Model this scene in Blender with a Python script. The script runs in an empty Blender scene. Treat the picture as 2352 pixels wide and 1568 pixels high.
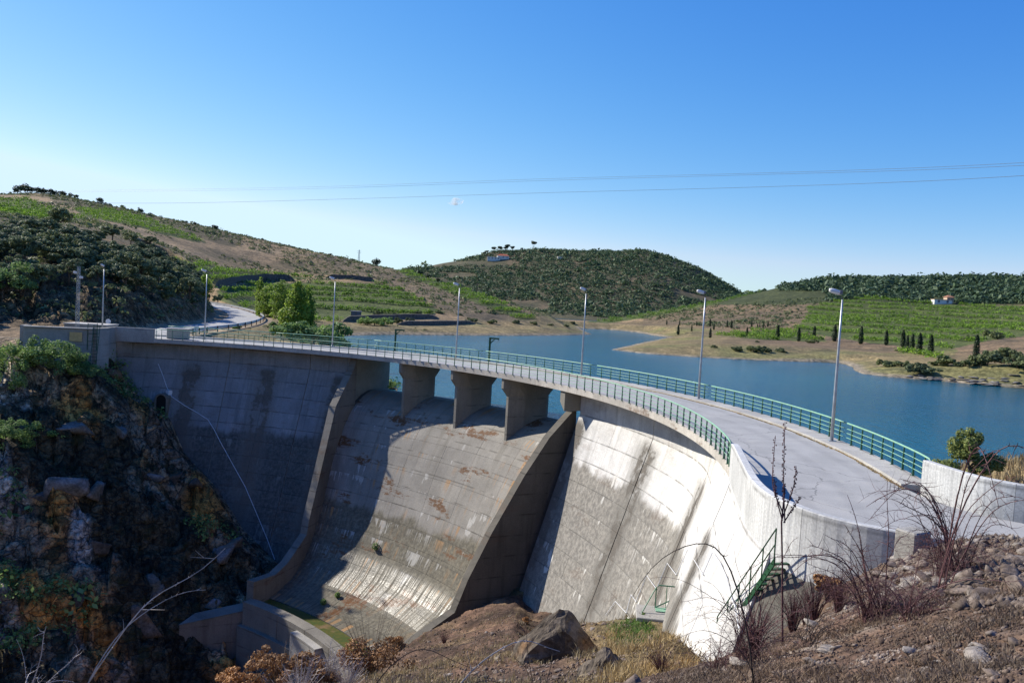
import bpy, math, random
import numpy as np
from mathutils import Matrix, Vector
D = bpy.data
SC = bpy.context.scene
rnd = random.Random(7)
RNG = np.random.default_rng(11)
CAMZ = 6.386
# ---------------------------------------------------------------- camera
CR = np.array([0.99837, 0.00281, 0.05698]); CU = np.array([-0.05705, 0.04913, 0.99716]); CF = np.array([0.0, 0.99879, -0.04921])
cam = D.objects.new('camera', D.cameras.new('camera')); SC.collection.objects.link(cam)
cam.matrix_world = Matrix(((CR[0], CU[0], -CF[0], 0), (CR[1], CU[1], -CF[1], 0), (CR[2], CU[2], -CF[2], CAMZ), (0, 0, 0, 1)))
cam.data.sensor_width = 36; cam.data.lens = 1870 / 2352 * 36
cam.data.clip_start = 0.1; cam.data.clip_end = 30000
SC.camera = cam
# ---------------------------------------------------------------- sky, sun, exposure
_az, _el = math.radians(-60.5), math.radians(34.5)
SUN = Vector((math.cos(_el) * math.sin(_az), math.cos(_el) * math.cos(_az), math.sin(_el)))
w = D.worlds.new("World"); SC.world = w; w.use_nodes = True
nt = w.node_tree; nt.nodes.clear()
sky = nt.nodes.new('ShaderNodeTexSky'); sky.sky_type = 'NISHITA'; sky.sun_disc = False
sky.sun_elevation = math.asin(SUN.z); sky.sun_rotation = math.atan2(SUN.x, SUN.y)
sky.altitude = 300; sky.air_density = 1.0; sky.dust_density = 0.15; sky.ozone_density = 3.5
bg = nt.nodes.new('ShaderNodeBackground'); bg.inputs[1].default_value = 0.10
wo = nt.nodes.new('ShaderNodeOutputWorld')
# deep polarised-looking blue: a fixed response curve per colour channel, the same in every direction
sp = nt.nodes.new('ShaderNodeSeparateColor'); cb = nt.nodes.new('ShaderNodeCombineColor'); nt.links.new(sky.outputs[0], sp.inputs[0])
outs = []
for ch, (gain, gam) in enumerate(((1.28, 1.8), (.87, 1.10), (.96, .5))):
    a_ = nt.nodes.new('ShaderNodeMath'); a_.operation = 'MULTIPLY'; a_.inputs[1].default_value = .146; nt.links.new(sp.outputs[ch], a_.inputs[0])
    b_ = nt.nodes.new('ShaderNodeMath'); b_.operation = 'POWER'; b_.inputs[1].default_value = gam; nt.links.new(a_.outputs[0], b_.inputs[0])
    c_ = nt.nodes.new('ShaderNodeMath'); c_.operation = 'MULTIPLY'; c_.inputs[1].default_value = gain / .152; nt.links.new(b_.outputs[0], c_.inputs[0]); 
    d_ = nt.nodes.new('ShaderNodeMath'); d_.operation = 'MINIMUM'; d_.inputs[1].default_value = (4.9, 5.9, 99)[ch]; nt.links.new(c_.outputs[0], d_.inputs[0]); outs.append(d_.outputs[0])
m_ = nt.nodes.new('ShaderNodeMath'); m_.operation = 'MULTIPLY'; m_.inputs[1].default_value = .76; nt.links.new(outs[1], m_.inputs[0])
r_ = nt.nodes.new('ShaderNodeMath'); r_.operation = 'MINIMUM'; nt.links.new(m_.outputs[0], r_.inputs[0]); nt.links.new(outs[0], r_.inputs[1])
for a_, i_ in ((r_.outputs[0], 0), (outs[1], 1), (outs[2], 2)): nt.links.new(a_, cb.inputs[i_])
nt.links.new(cb.outputs[0], bg.inputs[0]); nt.links.new(bg.outputs[0], wo.inputs[0])
sl = D.lights.new('sun', 'SUN'); sl.energy = 4.8; sl.angle = math.radians(0.53); sl.color = (1.0, 0.94, 0.84)
so = D.objects.new('sun', sl); SC.collection.objects.link(so)
so.rotation_euler = SUN.to_track_quat('Z', 'Y').to_euler(); so.location = (0, 0, 80)
SC.view_settings.view_transform = 'Standard'; SC.view_settings.look = 'None'
SC.view_settings.exposure = 0.66; SC.view_settings.gamma = 1.0
SC.view_settings.use_curve_mapping = False

# ---------------------------------------------------------------- helpers: maths
def raydir(ix, iy):
    ix = np.asarray(ix, float)[..., None]; iy = np.asarray(iy, float)[..., None]
    return (ix - 1176) / 1870 * CR + (784 - iy) / 1870 * CU + CF
def at_dist(ix, iy, d):
    """world point seen at photo position, at horizontal distance d"""
    v = raydir(ix, iy); k = d / np.hypot(v[..., 0], v[..., 1])
    p = v * np.asarray(k)[..., None]; p[..., 2] += CAMZ
    return p
def at_z(ix, iy, z):
    v = raydir(ix, iy); k = (z - CAMZ) / v[..., 2]
    p = v * np.asarray(k)[..., None]; p[..., 2] += CAMZ
    return p
def to_img(P):
    Q = np.array(P, float); Q = Q - np.array([0, 0, CAMZ]); c = np.maximum(Q @ CF, 1e-3)
    return 1176 + 1870 * (Q @ CR) / c, 784 - 1870 * (Q @ CU) / c
def _h(xi, yi, s):
    n = (xi.astype(np.int64) * 374761393 + yi.astype(np.int64) * 668265263 + s * 974634777) & 0xffffffff
    n = ((n ^ (n >> 13)) * 1274126177) & 0xffffffff
    n = (n ^ (n >> 16)) & 0xffffffff
    return n / 4294967295.0
def vnoise(x, y, s=0):
    xi = np.floor(x); yi = np.floor(y); fx = x - xi; fy = y - yi
    fx = fx * fx * (3 - 2 * fx); fy = fy * fy * (3 - 2 * fy)
    a = _h(xi, yi, s); b = _h(xi + 1, yi, s); c = _h(xi, yi + 1, s); d = _h(xi + 1, yi + 1, s)
    return (a + (b - a) * fx) * (1 - fy) + (c + (d - c) * fx) * fy
def fbm(x, y, s=0, o=4, g=.5):
    t = 0; a = 1; n = 0
    for i in range(o):
        t = t + a * (vnoise(x * 2 ** i + 17.3 * i, y * 2 ** i - 9.1 * i, s + i) - .5) * 2; n += a; a *= g
    return t / n
def cells(x, y, s=0):
    """fractured blocks: per-cell random height and tilt, and distance to the crack"""
    xi = np.floor(x); yi = np.floor(y); d1 = np.full(x.shape, 9.); d2 = np.full(x.shape, 9.); v = np.zeros(x.shape)
    for i in (-1, 0, 1):
        for j in (-1, 0, 1):
            cx = xi + i; cy = yi + j; px = cx + _h(cx, cy, s); py = cy + _h(cx, cy, s + 7); d = np.hypot(x - px, y - py)
            val = _h(cx, cy, s + 13) - .5 + (x - px) * (_h(cx, cy, s + 17) - .5) * 1.2 + (y - py) * (_h(cx, cy, s + 19) - .5) * 1.2
            n = d < d1; d2 = np.where(n, d1, np.minimum(d2, d)); v = np.where(n, val, v); d1 = np.where(n, d, d1)
    return v, d2 - d1
def sstep(a, b, x):
    t = np.clip((x - a) / (b - a), 0, 1); return t * t * (3 - 2 * t)
def inpoly(px, py, poly):
    r = np.zeros(np.shape(px), bool); n = len(poly)
    for i in range(n):
        x1, y1 = poly[i]; x2, y2 = poly[(i + 1) % n]
        if y1 == y2: continue
        c = ((y1 > py) != (y2 > py)) & (px < (x2 - x1) * (py - y1) / (y2 - y1) + x1)
        r ^= c
    return r
def segdist(px, py, pts, closed=True):
    m = np.full(np.shape(px), 1e9); n = len(pts)
    for i in range(n if closed else n - 1):
        x1, y1 = pts[i]; x2, y2 = pts[(i + 1) % n]; dx, dy = x2 - x1, y2 - y1
        t = np.clip(((px - x1) * dx + (py - y1) * dy) / (dx * dx + dy * dy + 1e-9), 0, 1)
        m = np.minimum(m, np.hypot(px - x1 - t * dx, py - y1 - t * dy))
    return m
def catmull(pts, n):
    pts = [np.array(p, float) for p in pts]; P = [2 * pts[0] - pts[1]] + pts + [2 * pts[-1] - pts[-2]]; out = []
    for i in range(1, len(P) - 2):
        for k in range(n):
            t = k / n
            out.append(.5 * ((2 * P[i]) + (-P[i - 1] + P[i + 1]) * t + (2 * P[i - 1] - 5 * P[i] + 4 * P[i + 1] - P[i + 2]) * t * t + (-P[i - 1] + 3 * P[i] - 3 * P[i + 1] + P[i + 2]) * t ** 3))
    out.append(P[-2]); return np.array(out)

# ---------------------------------------------------------------- helpers: meshes and objects
def mesh_np(name, V, F, mat=None, smooth=False, uv=None, col=None, mi=None):
    """V (n,3), F (m,k) int array or list of lists"""
    me = D.meshes.new(name); V = np.asarray(V, np.float32)
    if isinstance(F, np.ndarray) and F.ndim == 2:
        m, k = F.shape
        me.vertices.add(len(V)); me.vertices.foreach_set('co', V.ravel())
        me.loops.add(m * k); me.loops.foreach_set('vertex_index', F.astype(np.int32).ravel())
        me.polygons.add(m); me.polygons.foreach_set('loop_start', np.arange(0, m * k, k, dtype=np.int32))
        me.polygons.foreach_set('loop_total', np.full(m, k, dtype=np.int32))
        me.update(calc_edges=True)
    else:
        me.from_pydata([tuple(map(float, v)) for v in V], [], [tuple(int(i) for i in f) for f in F]); me.update()
    if uv is not None:
        li = np.zeros(len(me.loops), np.int32); me.loops.foreach_get('vertex_index', li)
        l = me.uv_layers.new(name='UVMap'); l.data.foreach_set('uv', np.asarray(uv, np.float32)[li].ravel())
    if col is not None:
        a = me.color_attributes.new('tint', 'FLOAT_COLOR', 'POINT')
        c = np.ones((len(V), 4), np.float32); c[:, :3] = col; a.data.foreach_set('color', c.ravel())
    if smooth: me.polygons.foreach_set('use_smooth', np.ones(len(me.polygons), bool))
    for m_ in (mat if isinstance(mat, (list, tuple)) else [mat]):
        if m_: me.materials.append(m_)
    if mi is not None: me.polygons.foreach_set('material_index', np.asarray(mi, np.int32))
    me.validate(); return me
def put(name, me, parent=None, loc=None, rot=None, scale=None):
    o = D.objects.new(name, me); SC.collection.objects.link(o)
    if parent: o.parent = parent
    if loc is not None: o.location = [float(v) for v in loc]
    if rot is not None: o.rotation_euler = rot
    if scale is not None: o.scale = scale if hasattr(scale, '__len__') else (scale,) * 3
    return o
def tag(o, label=None, cat=None, group=None, kind=None):
    if label: o['label'] = label
    if cat: o['category'] = cat
    if group: o['group'] = group
    if kind: o['kind'] = kind
    return o
def thing(name, label, cat, loc=(0, 0, 0), rotz=0, group=None):
    o = D.objects.new(name, None); SC.collection.objects.link(o); o.empty_display_size = .3
    o.location = [float(v) for v in loc]; o.rotation_euler = (0, 0, rotz)
    return tag(o, label, cat, group)
class MB:
    """collects simple solids into one mesh"""
    def __init__(s): s.v = []; s.f = []
    def add(s, V, F):
        b = len(s.v); s.v += [tuple(map(float, v)) for v in V]; s.f += [[i + b for i in f] for f in F]; return s
    def box(s, c, d, rz=0, bev=0):
        cx, cy, cz = c; x, y, z = d[0] / 2, d[1] / 2, d[2] / 2; cs, sn = math.cos(rz), math.sin(rz)
        if bev:
            b = bev; pr = [(x - b, y), (x, y - b), (x, -y + b), (x - b, -y), (-x + b, -y), (-x, -y + b), (-x, y - b), (-x + b, y)][::-1]
            V = []
            for zz, k in ((-z, b), (-z + b, 0), (z - b, 0), (z, b)):
                for a, e in pr:
                    a2 = a - math.copysign(k, a); e2 = e - math.copysign(k, e)
                    V.append((cx + a2 * cs - e2 * sn, cy + a2 * sn + e2 * cs, cz + zz))
            F = [[l * 8 + i, l * 8 + (i + 1) % 8, (l + 1) * 8 + (i + 1) % 8, (l + 1) * 8 + i] for l in range(3) for i in range(8)]
            F += [list(range(7, -1, -1)), list(range(24, 32))]
            return s.add(V, F)
        V = [(cx + a * cs - e * sn, cy + a * sn + e * cs, cz + g) for g in (-z, z) for a, e in ((-x, -y), (x, -y), (x, y), (-x, y))]
        return s.add(V, [[3, 2, 1, 0], [4, 5, 6, 7], [0, 1, 5, 4], [1, 2, 6, 5], [2, 3, 7, 6], [3, 0, 4, 7]])
    def tube(s, pts, r, n=6, cap=True):
        pts = [np.array(p, float) for p in pts]; R = r if hasattr(r, '__len__') else [r] * len(pts); V = []; F = []
        up = np.array([0, 0, 1.])
        for i, p in enumerate(pts):
            t = pts[min(i + 1, len(pts) - 1)] - pts[max(i - 1, 0)]; t = t / (np.linalg.norm(t) + 1e-12)
            a = np.cross(t, up if abs(t[2]) < .95 else np.array([1, 0, 0.])); a /= np.linalg.norm(a); b = np.cross(t, a)
            for k in range(n):
                q = 2 * math.pi * k / n; V.append(p + R[i] * (math.cos(q) * a + math.sin(q) * b))
        for i in range(len(pts) - 1):
            for k in range(n):
                F.append([i * n + k, i * n + (k + 1) % n, (i + 1) * n + (k + 1) % n, (i + 1) * n + k])
        if cap: F += [list(range(n))[::-1], [(len(pts) - 1) * n + k for k in range(n)]]
        return s.add(V, F)
    def prism(s, poly, z0, z1):
        n = len(poly); V = [(p[0], p[1], z0) for p in poly] + [(p[0], p[1], z1) for p in poly]
        return s.add(V, [[i, (i + 1) % n, n + (i + 1) % n, n + i] for i in range(n)] + [list(range(n))[::-1], list(range(n, 2 * n))])
    def sweep(s, rings, closed=True, cap=True):
        """rings: list of equal-length lists of 3-D points"""
        n = len(rings[0]); V = [p for r in rings for p in r]; F = []
        for i in range(len(rings) - 1):
            for k in range(n if closed else n - 1):
                F.append([i * n + k, i * n + (k + 1) % n, (i + 1) * n + (k + 1) % n, (i + 1) * n + k])
        if cap: F += [list(range(n))[::-1], [(len(rings) - 1) * n + k for k in range(n)]]
        return s.add(V, F)
    def mesh(s, name, mat, smooth=False): return mesh_np(name, s.v, s.f, mat, smooth)
    def build(s, name, mat, parent=None, smooth=False, **k): return put(name, s.mesh(name, mat, smooth), parent, **k)
def copy_thing(o, **kw):
    c = o.copy(); SC.collection.objects.link(c)
    for ch in o.children:
        d = ch.copy(); SC.collection.objects.link(d); d.parent = c
        for g in ch.children:
            e = g.copy(); SC.collection.objects.link(e); e.parent = d
    return c

# ---------------------------------------------------------------- helpers: materials
class N:
    def __init__(s, name, rough=.8, spec=.3, metal=0):
        s.m = D.materials.new(name); s.m.use_nodes = True; s.t = s.m.node_tree; s.t.nodes.clear()
        s.b = s.t.nodes.new('ShaderNodeBsdfPrincipled'); s.o = s.t.nodes.new('ShaderNodeOutputMaterial')
        s.t.links.new(s.b.outputs[0], s.o.inputs[0]); s.b.inputs['Roughness'].default_value = rough
        s.b.inputs['Specular IOR Level'].default_value = spec; s.b.inputs['Metallic'].default_value = metal
    def n(s, t, **k):
        x = s.t.nodes.new('ShaderNode' + t)
        for a, v in k.items(): setattr(x, a, v)
        return x
    def l(s, a, b): s.t.links.new(a, b)
    def put(s, sock, v):
        if hasattr(v, 'is_linked'): s.l(v, sock)
        elif v is not None: sock.default_value = v if not (hasattr(v, '__len__') and len(v) == 3 and sock.type == 'RGBA') else (*v, 1)
    def math(s, op, a, b=0, c=None, clamp=False):
        x = s.n('Math', operation=op, use_clamp=clamp); s.put(x.inputs[0], a); s.put(x.inputs[1], b)
        if c is not None: s.put(x.inputs[2], c)
        return x.outputs[0]
    def mix(s, f, a, b, mode='MIX'):
        x = s.n('Mix', data_type='RGBA', blend_type=mode, clamp_factor=True); s.put(x.inputs[0], f); s.put(x.inputs[6], a); s.put(x.inputs[7], b)
        return x.outputs[2]
    def ramp(s, f, a, b, lo=0., hi=1.):
        x = s.n('MapRange', interpolation_type='SMOOTHSTEP'); s.put(x.inputs[0], f)
        x.inputs[1].default_value = a; x.inputs[2].default_value = b; x.inputs[3].default_value = lo; x.inputs[4].default_value = hi
        return x.outputs[0]
    def noise(s, scale, detail=4, vec=None, rough=.55, out=0, dist=0):
        x = s.n('TexNoise'); x.inputs['Scale'].default_value = scale; x.inputs['Detail'].default_value = detail
        x.inputs['Roughness'].default_value = rough; x.inputs['Distortion'].default_value = dist
        if vec is not None: s.l(vec, x.inputs['Vector'])
        return x.outputs[out]
    def pos(s): return s.n('NewGeometry').outputs['Position']
    def obj(s): return s.n('TexCoord').outputs['Object']
    def scaled(s, vec, sc):
        x = s.n('Mapping'); s.l(vec, x.inputs[0]); x.inputs[3].default_value = sc; return x.outputs[0]
    def col(s, c): s.put(s.b.inputs['Base Color'], c); return s
    def bump(s, h, st=.5, dist=.05):
        x = s.n('Bump'); x.inputs['Strength'].default_value = st; x.inputs['Distance'].default_value = dist; s.l(h, x.inputs['Height'])
        s.l(x.outputs[0], s.b.inputs['Normal']); return s
def simple(name, c, rough=.7, metal=0, var=.15, scale=3., bump=0, spec=.3):
    k = N(name, rough, spec, metal); n = k.noise(scale, 4, k.pos())
    k.col(k.mix(k.ramp(n, .3, .7), tuple(x * (1 - var) for x in c), tuple(min(1, x * (1 + var)) for x in c)))
    if bump: k.bump(k.noise(scale * 6, 3, k.pos()), .6, bump)
    return k.m
# ================================================================= DAM PLAN (shared by terrain and dam)
CX, CY, R1 = -38.8757, 41.1874, 48.85
def pol(th, r, z=None):
    a = math.radians(th); p = (CX + r * math.cos(a), CY + r * math.sin(a))
    return p if z is None else (p[0], p[1], z)
def az_on_circle(ix, r, iy=800):
    """angle on the circle of radius r behind photo column ix at deck level"""
    T = np.radians(np.linspace(-20, 96, 6000)); P = np.c_[CX + r * np.cos(T), CY + r * np.sin(T), np.zeros(6000)]
    x, y = to_img(P); return math.degrees(T[np.argmin(np.abs(x - ix))])
WATER = -4.45
CREST = [(57, -13), (55.7, -4.9), (55, -4.25), (54.3, -4.08), (53, -4.12), (51.6, -4.6), (50.6, -5.2), (49.65, -6.0), (48.6, -7.5), (47.6, -9.4), (46.6, -11.6), (45.6, -13.8), (44.6, -15.9), (43.4, -17.9), (41.9, -19.6), (40, -20.8), (38, -21.4), (36.2, -21.65)]
_cr = np.array(CREST[::-1])
def chute_z(r): return np.interp(r, _cr[:, 0], _cr[:, 1])
def thL(r): return 59.0 + np.clip((r - 34) / 13, 0, 1) * 4.2
def thR(r): return 30.4 - np.clip((r - 38) / 10, 0, 1) * .8
FACE_R, FACE_Z, FACE_K = 50.5, -2.3, 0.335

# ================================================================= TERRAIN
I, Wd = 'i', 'w'
CP = []
def ci(*a):
    for x, y, d in a:
        p = at_dist(x, y, d); CP.append((p[0], p[1], p[2]))
def cw(*a): CP.extend(a)
# foot of the dam on the left bank, the cliff and the gorge
cw((-43.9, 89.1, -1.8), (-41.6, 88, -5.8), (-37.3, 87.2, -8.3), (-35.3, 85.9, -11.8), (-31.3, 84.3, -14.9), (-27.6, 82.2, -18.7), (-23.8, 80.1, -21))
ci((0, 800, 99), (100, 805, 98), (180, 815, 96), (0, 900, 91), (150, 900, 91), (260, 900, 91), (0, 1000, 86), (200, 1000, 86), (330, 1020, 89), (0, 1150, 80), (200, 1150, 81), (400, 1150, 85), (480, 1230, 84),
   (0, 1300, 75), (200, 1300, 75), (400, 1300, 77), (540, 1310, 80), (0, 1440, 70), (200, 1440, 71), (400, 1400, 74), (-300, 900, 95), (-300, 1300, 75), (-300, 1440, 68))
cw((-22, 73, -25.5), (-15, 52, -27), (-35, 50, -27), (-60, 30, -28), (-27, 64, -26), (-80, 20, -28), (-30, 25, -24), (-50, 5, -24))
cw((-13, 50, -24), (-9, 42, -17), (-10, 28, -11), (-5, 10, .5), (-15, 0, 0), (-25, 30, -18), (-30, 5, -8), (-14, 18, -5))
# near slope and ledge on this side
ci((860, 1568, 27), (760, 1568, 31), (700, 1600, 33), (950, 1490, 50), (860, 1515, 47), (1150, 1410, 58.5), (1050, 1445, 56), (1120, 1490, 42), (1300, 1490, 33), (1300, 1412, 50), (1400, 1410, 44), (1450, 1490, 26), (1500, 1414, 37.6), (1590, 1424, 34.5),
   (950, 1568, 27), (1176, 1568, 22), (1400, 1568, 17), (1550, 1568, 13.5), (1560, 1470, 26), (1610, 1530, 17))
cw((6.6, 24, -5.0), (5, 18, -2.9), (8.4, 27, -5.2), (7.6, 31, -6.6), (8.5, 40, -8.5), (8, 50, -12.5), (8.6, 21.4, -1.0), (7.6, 19.6, -.75), (10.7, 20.0, .75), (12, 23.5, -.4), (13, 27, -2), (14, 35, -6))
ci((1640, 1568, 8), (1750, 1500, 11.5), (1850, 1440, 14.5), (2137, 1568, 6.2), (2352, 1568, 4.6), (1950, 1568, 6.7), (1800, 1568, 7.1), (2137, 1400, 10.4), (2352, 1400, 8.4), (2250, 1300, 12.5), (2352, 1236, 18.5), (2250, 1232, 18.8),
   (1950, 1400, 12.6), (1950, 1335, 19.6), (2050, 1290, 19.3), (2600, 1400, 8), (2600, 1240, 17))
cw((0, 2, 4.75), (2, 2, 4.75), (-2, 2, 4.4), (0, -20, 6), (20, -20, 7), (-20, -20, 4), (14, 17, 1.2), (20, 14, .6), (26, 11, .8), (30, 6, 2.5), (50, 0, 5), (60, -20, 9), (40, 17, -.3), (60, 15, .5), (100, 20, 6), (90, -60, 20))
cw((24, 31, -.2), (32, 33, 0.1), (40, 36, .4), (29, 41, .15), (36, 42, .2), (52, 44, .2), (80, 50, 2), (22, 36, .0), (21.5, 39, -.5), (25, 38.5, .1), (19.5, 33, -.6), (20, 43, -7), (20.5, 31, -.4), (19, 29, -.5))
# land at the far end of the dam
cw((-14, 97, -3.8), (-19, 101, -1.6), (-28, 101, -.6), (-44, 97, -.3), (-46, 108, -.3), (-36, 110, -.7), (-38, 140, -.6), (-30, 128, -2.4), (-27, 115, -2.2), (-46, 163, -.4), (-40, 190, -2.4), (-56, 190, 0), (-51, 84, -.6), (-57, 86, -.6), (-50, 96, -.3), (-60, 100, -.2), (-52, 104, -.2))
ci((0, 752, 108), (100, 752, 108), (240, 752, 110), (350, 752, 117), (450, 750, 126), (0, 700, 116), (100, 690, 116), (200, 685, 119), (300, 690, 123), (400, 705, 136), (480, 715, 150), (525, 712, 205), (-300, 740, 108), (-300, 640, 120),
   (0, 610, 132), (150, 610, 136), (300, 640, 144), (400, 668, 158), (470, 695, 175), (0, 525, 175), (150, 555, 182), (300, 590, 190), (420, 640, 205), (500, 685, 235), (0, 497, 215), (150, 520, 225), (-300, 450, 200), (-300, 560, 140))
# hill on the left
ci((-600, 470, 560), (-300, 452, 560), (0, 454, 530), (60, 443, 530), (150, 449, 525), (300, 484, 505), (450, 518, 490), (600, 554, 470), (750, 587, 450), (850, 607, 430), (930, 616, 415), (1050, 653, 380), (1150, 692, 350), (1240, 733, 318),
   (0, 478, 340), (150, 495, 330), (300, 540, 320), (450, 605, 320), (-300, 470, 330), (600, 690, 300), (600, 655, 350), (600, 605, 410), (560, 705, 268), (650, 752, 168), (650, 733, 235), (740, 745, 232), (750, 700, 300), (750, 655, 350), (750, 620, 405),
   (850, 745, 238), (900, 705, 300), (900, 665, 352), (1000, 748, 252), (1050, 712, 305), (1130, 750, 278), (1220, 750, 296), (1290, 758, 305))
cw((-300, 500, 40), (-600, 700, 30))
ci((0, 500, 800), (300, 530, 780), (600, 600, 720), (800, 640, 650), (930, 655, 540), (1050, 705, 470), (1150, 738, 430))
# central hill
ci((1240, 742, 560), (1330, 738, 580), (1400, 737, 600), (1130, 700, 660), (930, 616, 930), (1000, 609, 940), (1090, 592, 950), (1130, 579, 950), (1250, 572, 950), (1400, 576, 950), (1480, 574, 950), (1530, 586, 950), (1600, 613, 940), (1650, 640, 930), (1700, 672, 920), (1760, 702, 900),
   (1250, 655, 770), (1400, 650, 775), (1500, 655, 775), (1600, 680, 780), (1100, 640, 800), (1500, 728, 640), (1600, 722, 680), (1700, 705, 760), (700, 650, 950), (400, 640, 950))
ci((1250, 640, 1500), (1500, 640, 1500), (1000, 660, 1500), (1700, 720, 1400))
# right-hand hills
ci((1400, 733, 520), (1500, 718, 545), (1600, 700, 560), (1700, 678, 590), (1780, 662, 610), (1850, 650, 625), (1950, 637, 640), (2100, 640, 640), (2200, 638, 640), (2352, 639, 640), (2700, 645, 640), (1700, 715, 470), (1800, 700, 480), (1900, 690, 490), (2000, 684, 500), (2100, 692, 500), (2200, 696, 500), (2352, 702, 500), (2700, 705, 500),
   (1500, 748, 470), (1600, 742, 420), (1700, 748, 375), (1800, 748, 370), (1950, 745, 370), (2100, 750, 370), (2250, 755, 370), (2352, 758, 365), (1640, 776, 292), (1780, 780, 300), (1900, 786, 295), (2050, 800, 272), (2150, 815, 235), (2250, 815, 232), (2352, 800, 235), (2700, 800, 235), (2352, 850, 185), (2700, 880, 175),
   (1560, 785, 275), (1520, 790, 255), (1700, 800, 250), (1850, 805, 240), (2000, 825, 215))
ci((1700, 735, 1100), (1950, 740, 1100), (2350, 750, 1100), (2700, 760, 1100))
cw((200, 100, -2), (250, 0, 20), (150, 60, 1), (110, 60, 2), (400, 200, 30), (500, -200, 60))
# ring that closes the sheet
for a in range(-180, 180, 20):
    s, c = math.sin(math.radians(a)), math.cos(math.radians(a))
    cw((3500 * s, 3500 * c, 0), (9000 * s, 9000 * c, -20))
    if abs(a) >= 60: cw((400 * s, 400 * c, 45), (1500 * s, 1500 * c, 60))
for a in (100, 130, 160, 180, -160, -130, -100):
    s, c = math.sin(math.radians(a)), math.cos(math.radians(a)); cw((4 * s, 4 * c, 4.8), (70 * s, 70 * c, 10 if a > 0 else 0))
CP = np.array(CP, float)
def lp(x, y):
    d = np.maximum(np.hypot(x, y), 2.0); return np.arctan2(x, y) * 1.6, np.log(d), d
_u, _v, _d = lp(CP[:, 0], CP[:, 1]); _t = (CP[:, 2] - CAMZ) / _d
def _ker(u, v):
    return np.sqrt((u[:, None] - _u) ** 2 + (v[:, None] - _v) ** 2 + 1e-6)
_n = len(CP); A = np.zeros((_n + 1, _n + 1)); A[:_n, :_n] = _ker(_u, _v) - np.eye(_n) * 2e-3; A[:_n, _n] = 1; A[_n, :_n] = 1
_w = np.linalg.solve(A, np.r_[_t, 0])
def base_h(x, y):
    u, v, d = lp(x, y); out = np.empty(len(u))
    for i in range(0, len(u), 20000):
        out[i:i + 20000] = _ker(u[i:i + 20000], v[i:i + 20000]) @ _w[:_n] + _w[_n]
    return out * d + CAMZ
# lake outline
def _wl(*p): return [tuple(at_z(a, b, WATER)[:2]) for a, b in p]
LAKE = [(-13, 94), (-19, 103), (-23, 112), (-26, 130), (-33, 160), (-42, 195)] + _wl((793, 772), (850, 769), (900, 768.5), (1000, 769.5), (1100, 771), (1200, 771), (1300, 770), (1360, 768), (1345, 762), (1331, 754), (1400, 757), (1460, 763), (1512, 772), (1535, 775.5), (1512, 780), (1460, 790), (1403, 803), (1450, 809),
    (1512, 815), (1612, 821), (1690, 825), (1762, 828), (1834, 830.5), (1887, 831.5), (1930, 834), (1957, 842), (1963, 851), (1980, 858.5), (2048, 866), (2155, 874.6), (2262, 885), (2352, 893), (2600, 915)) + \
    [(150, 110), (120, 85), (85, 66), (58, 57), (38, 52), (29, 48), (23.5, 45), (19, 39.5), (17.5, 33), (17, 30), (5, 45), (5, 70), (-10, 85)]
LAND = at_z(1556, 1412, -7.4)[:2]
ROADL = [(-39, 92.9), (-42.0, 95.5), (-44.5, 101), (-45.4, 110), (-46.5, 124), (-48.5, 140), (-53.0, 160), (-60.5, 182), (-71, 206), (-86, 234), (-104, 262), (-130, 292)]
ROADL = catmull(ROADL, 5)
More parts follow.
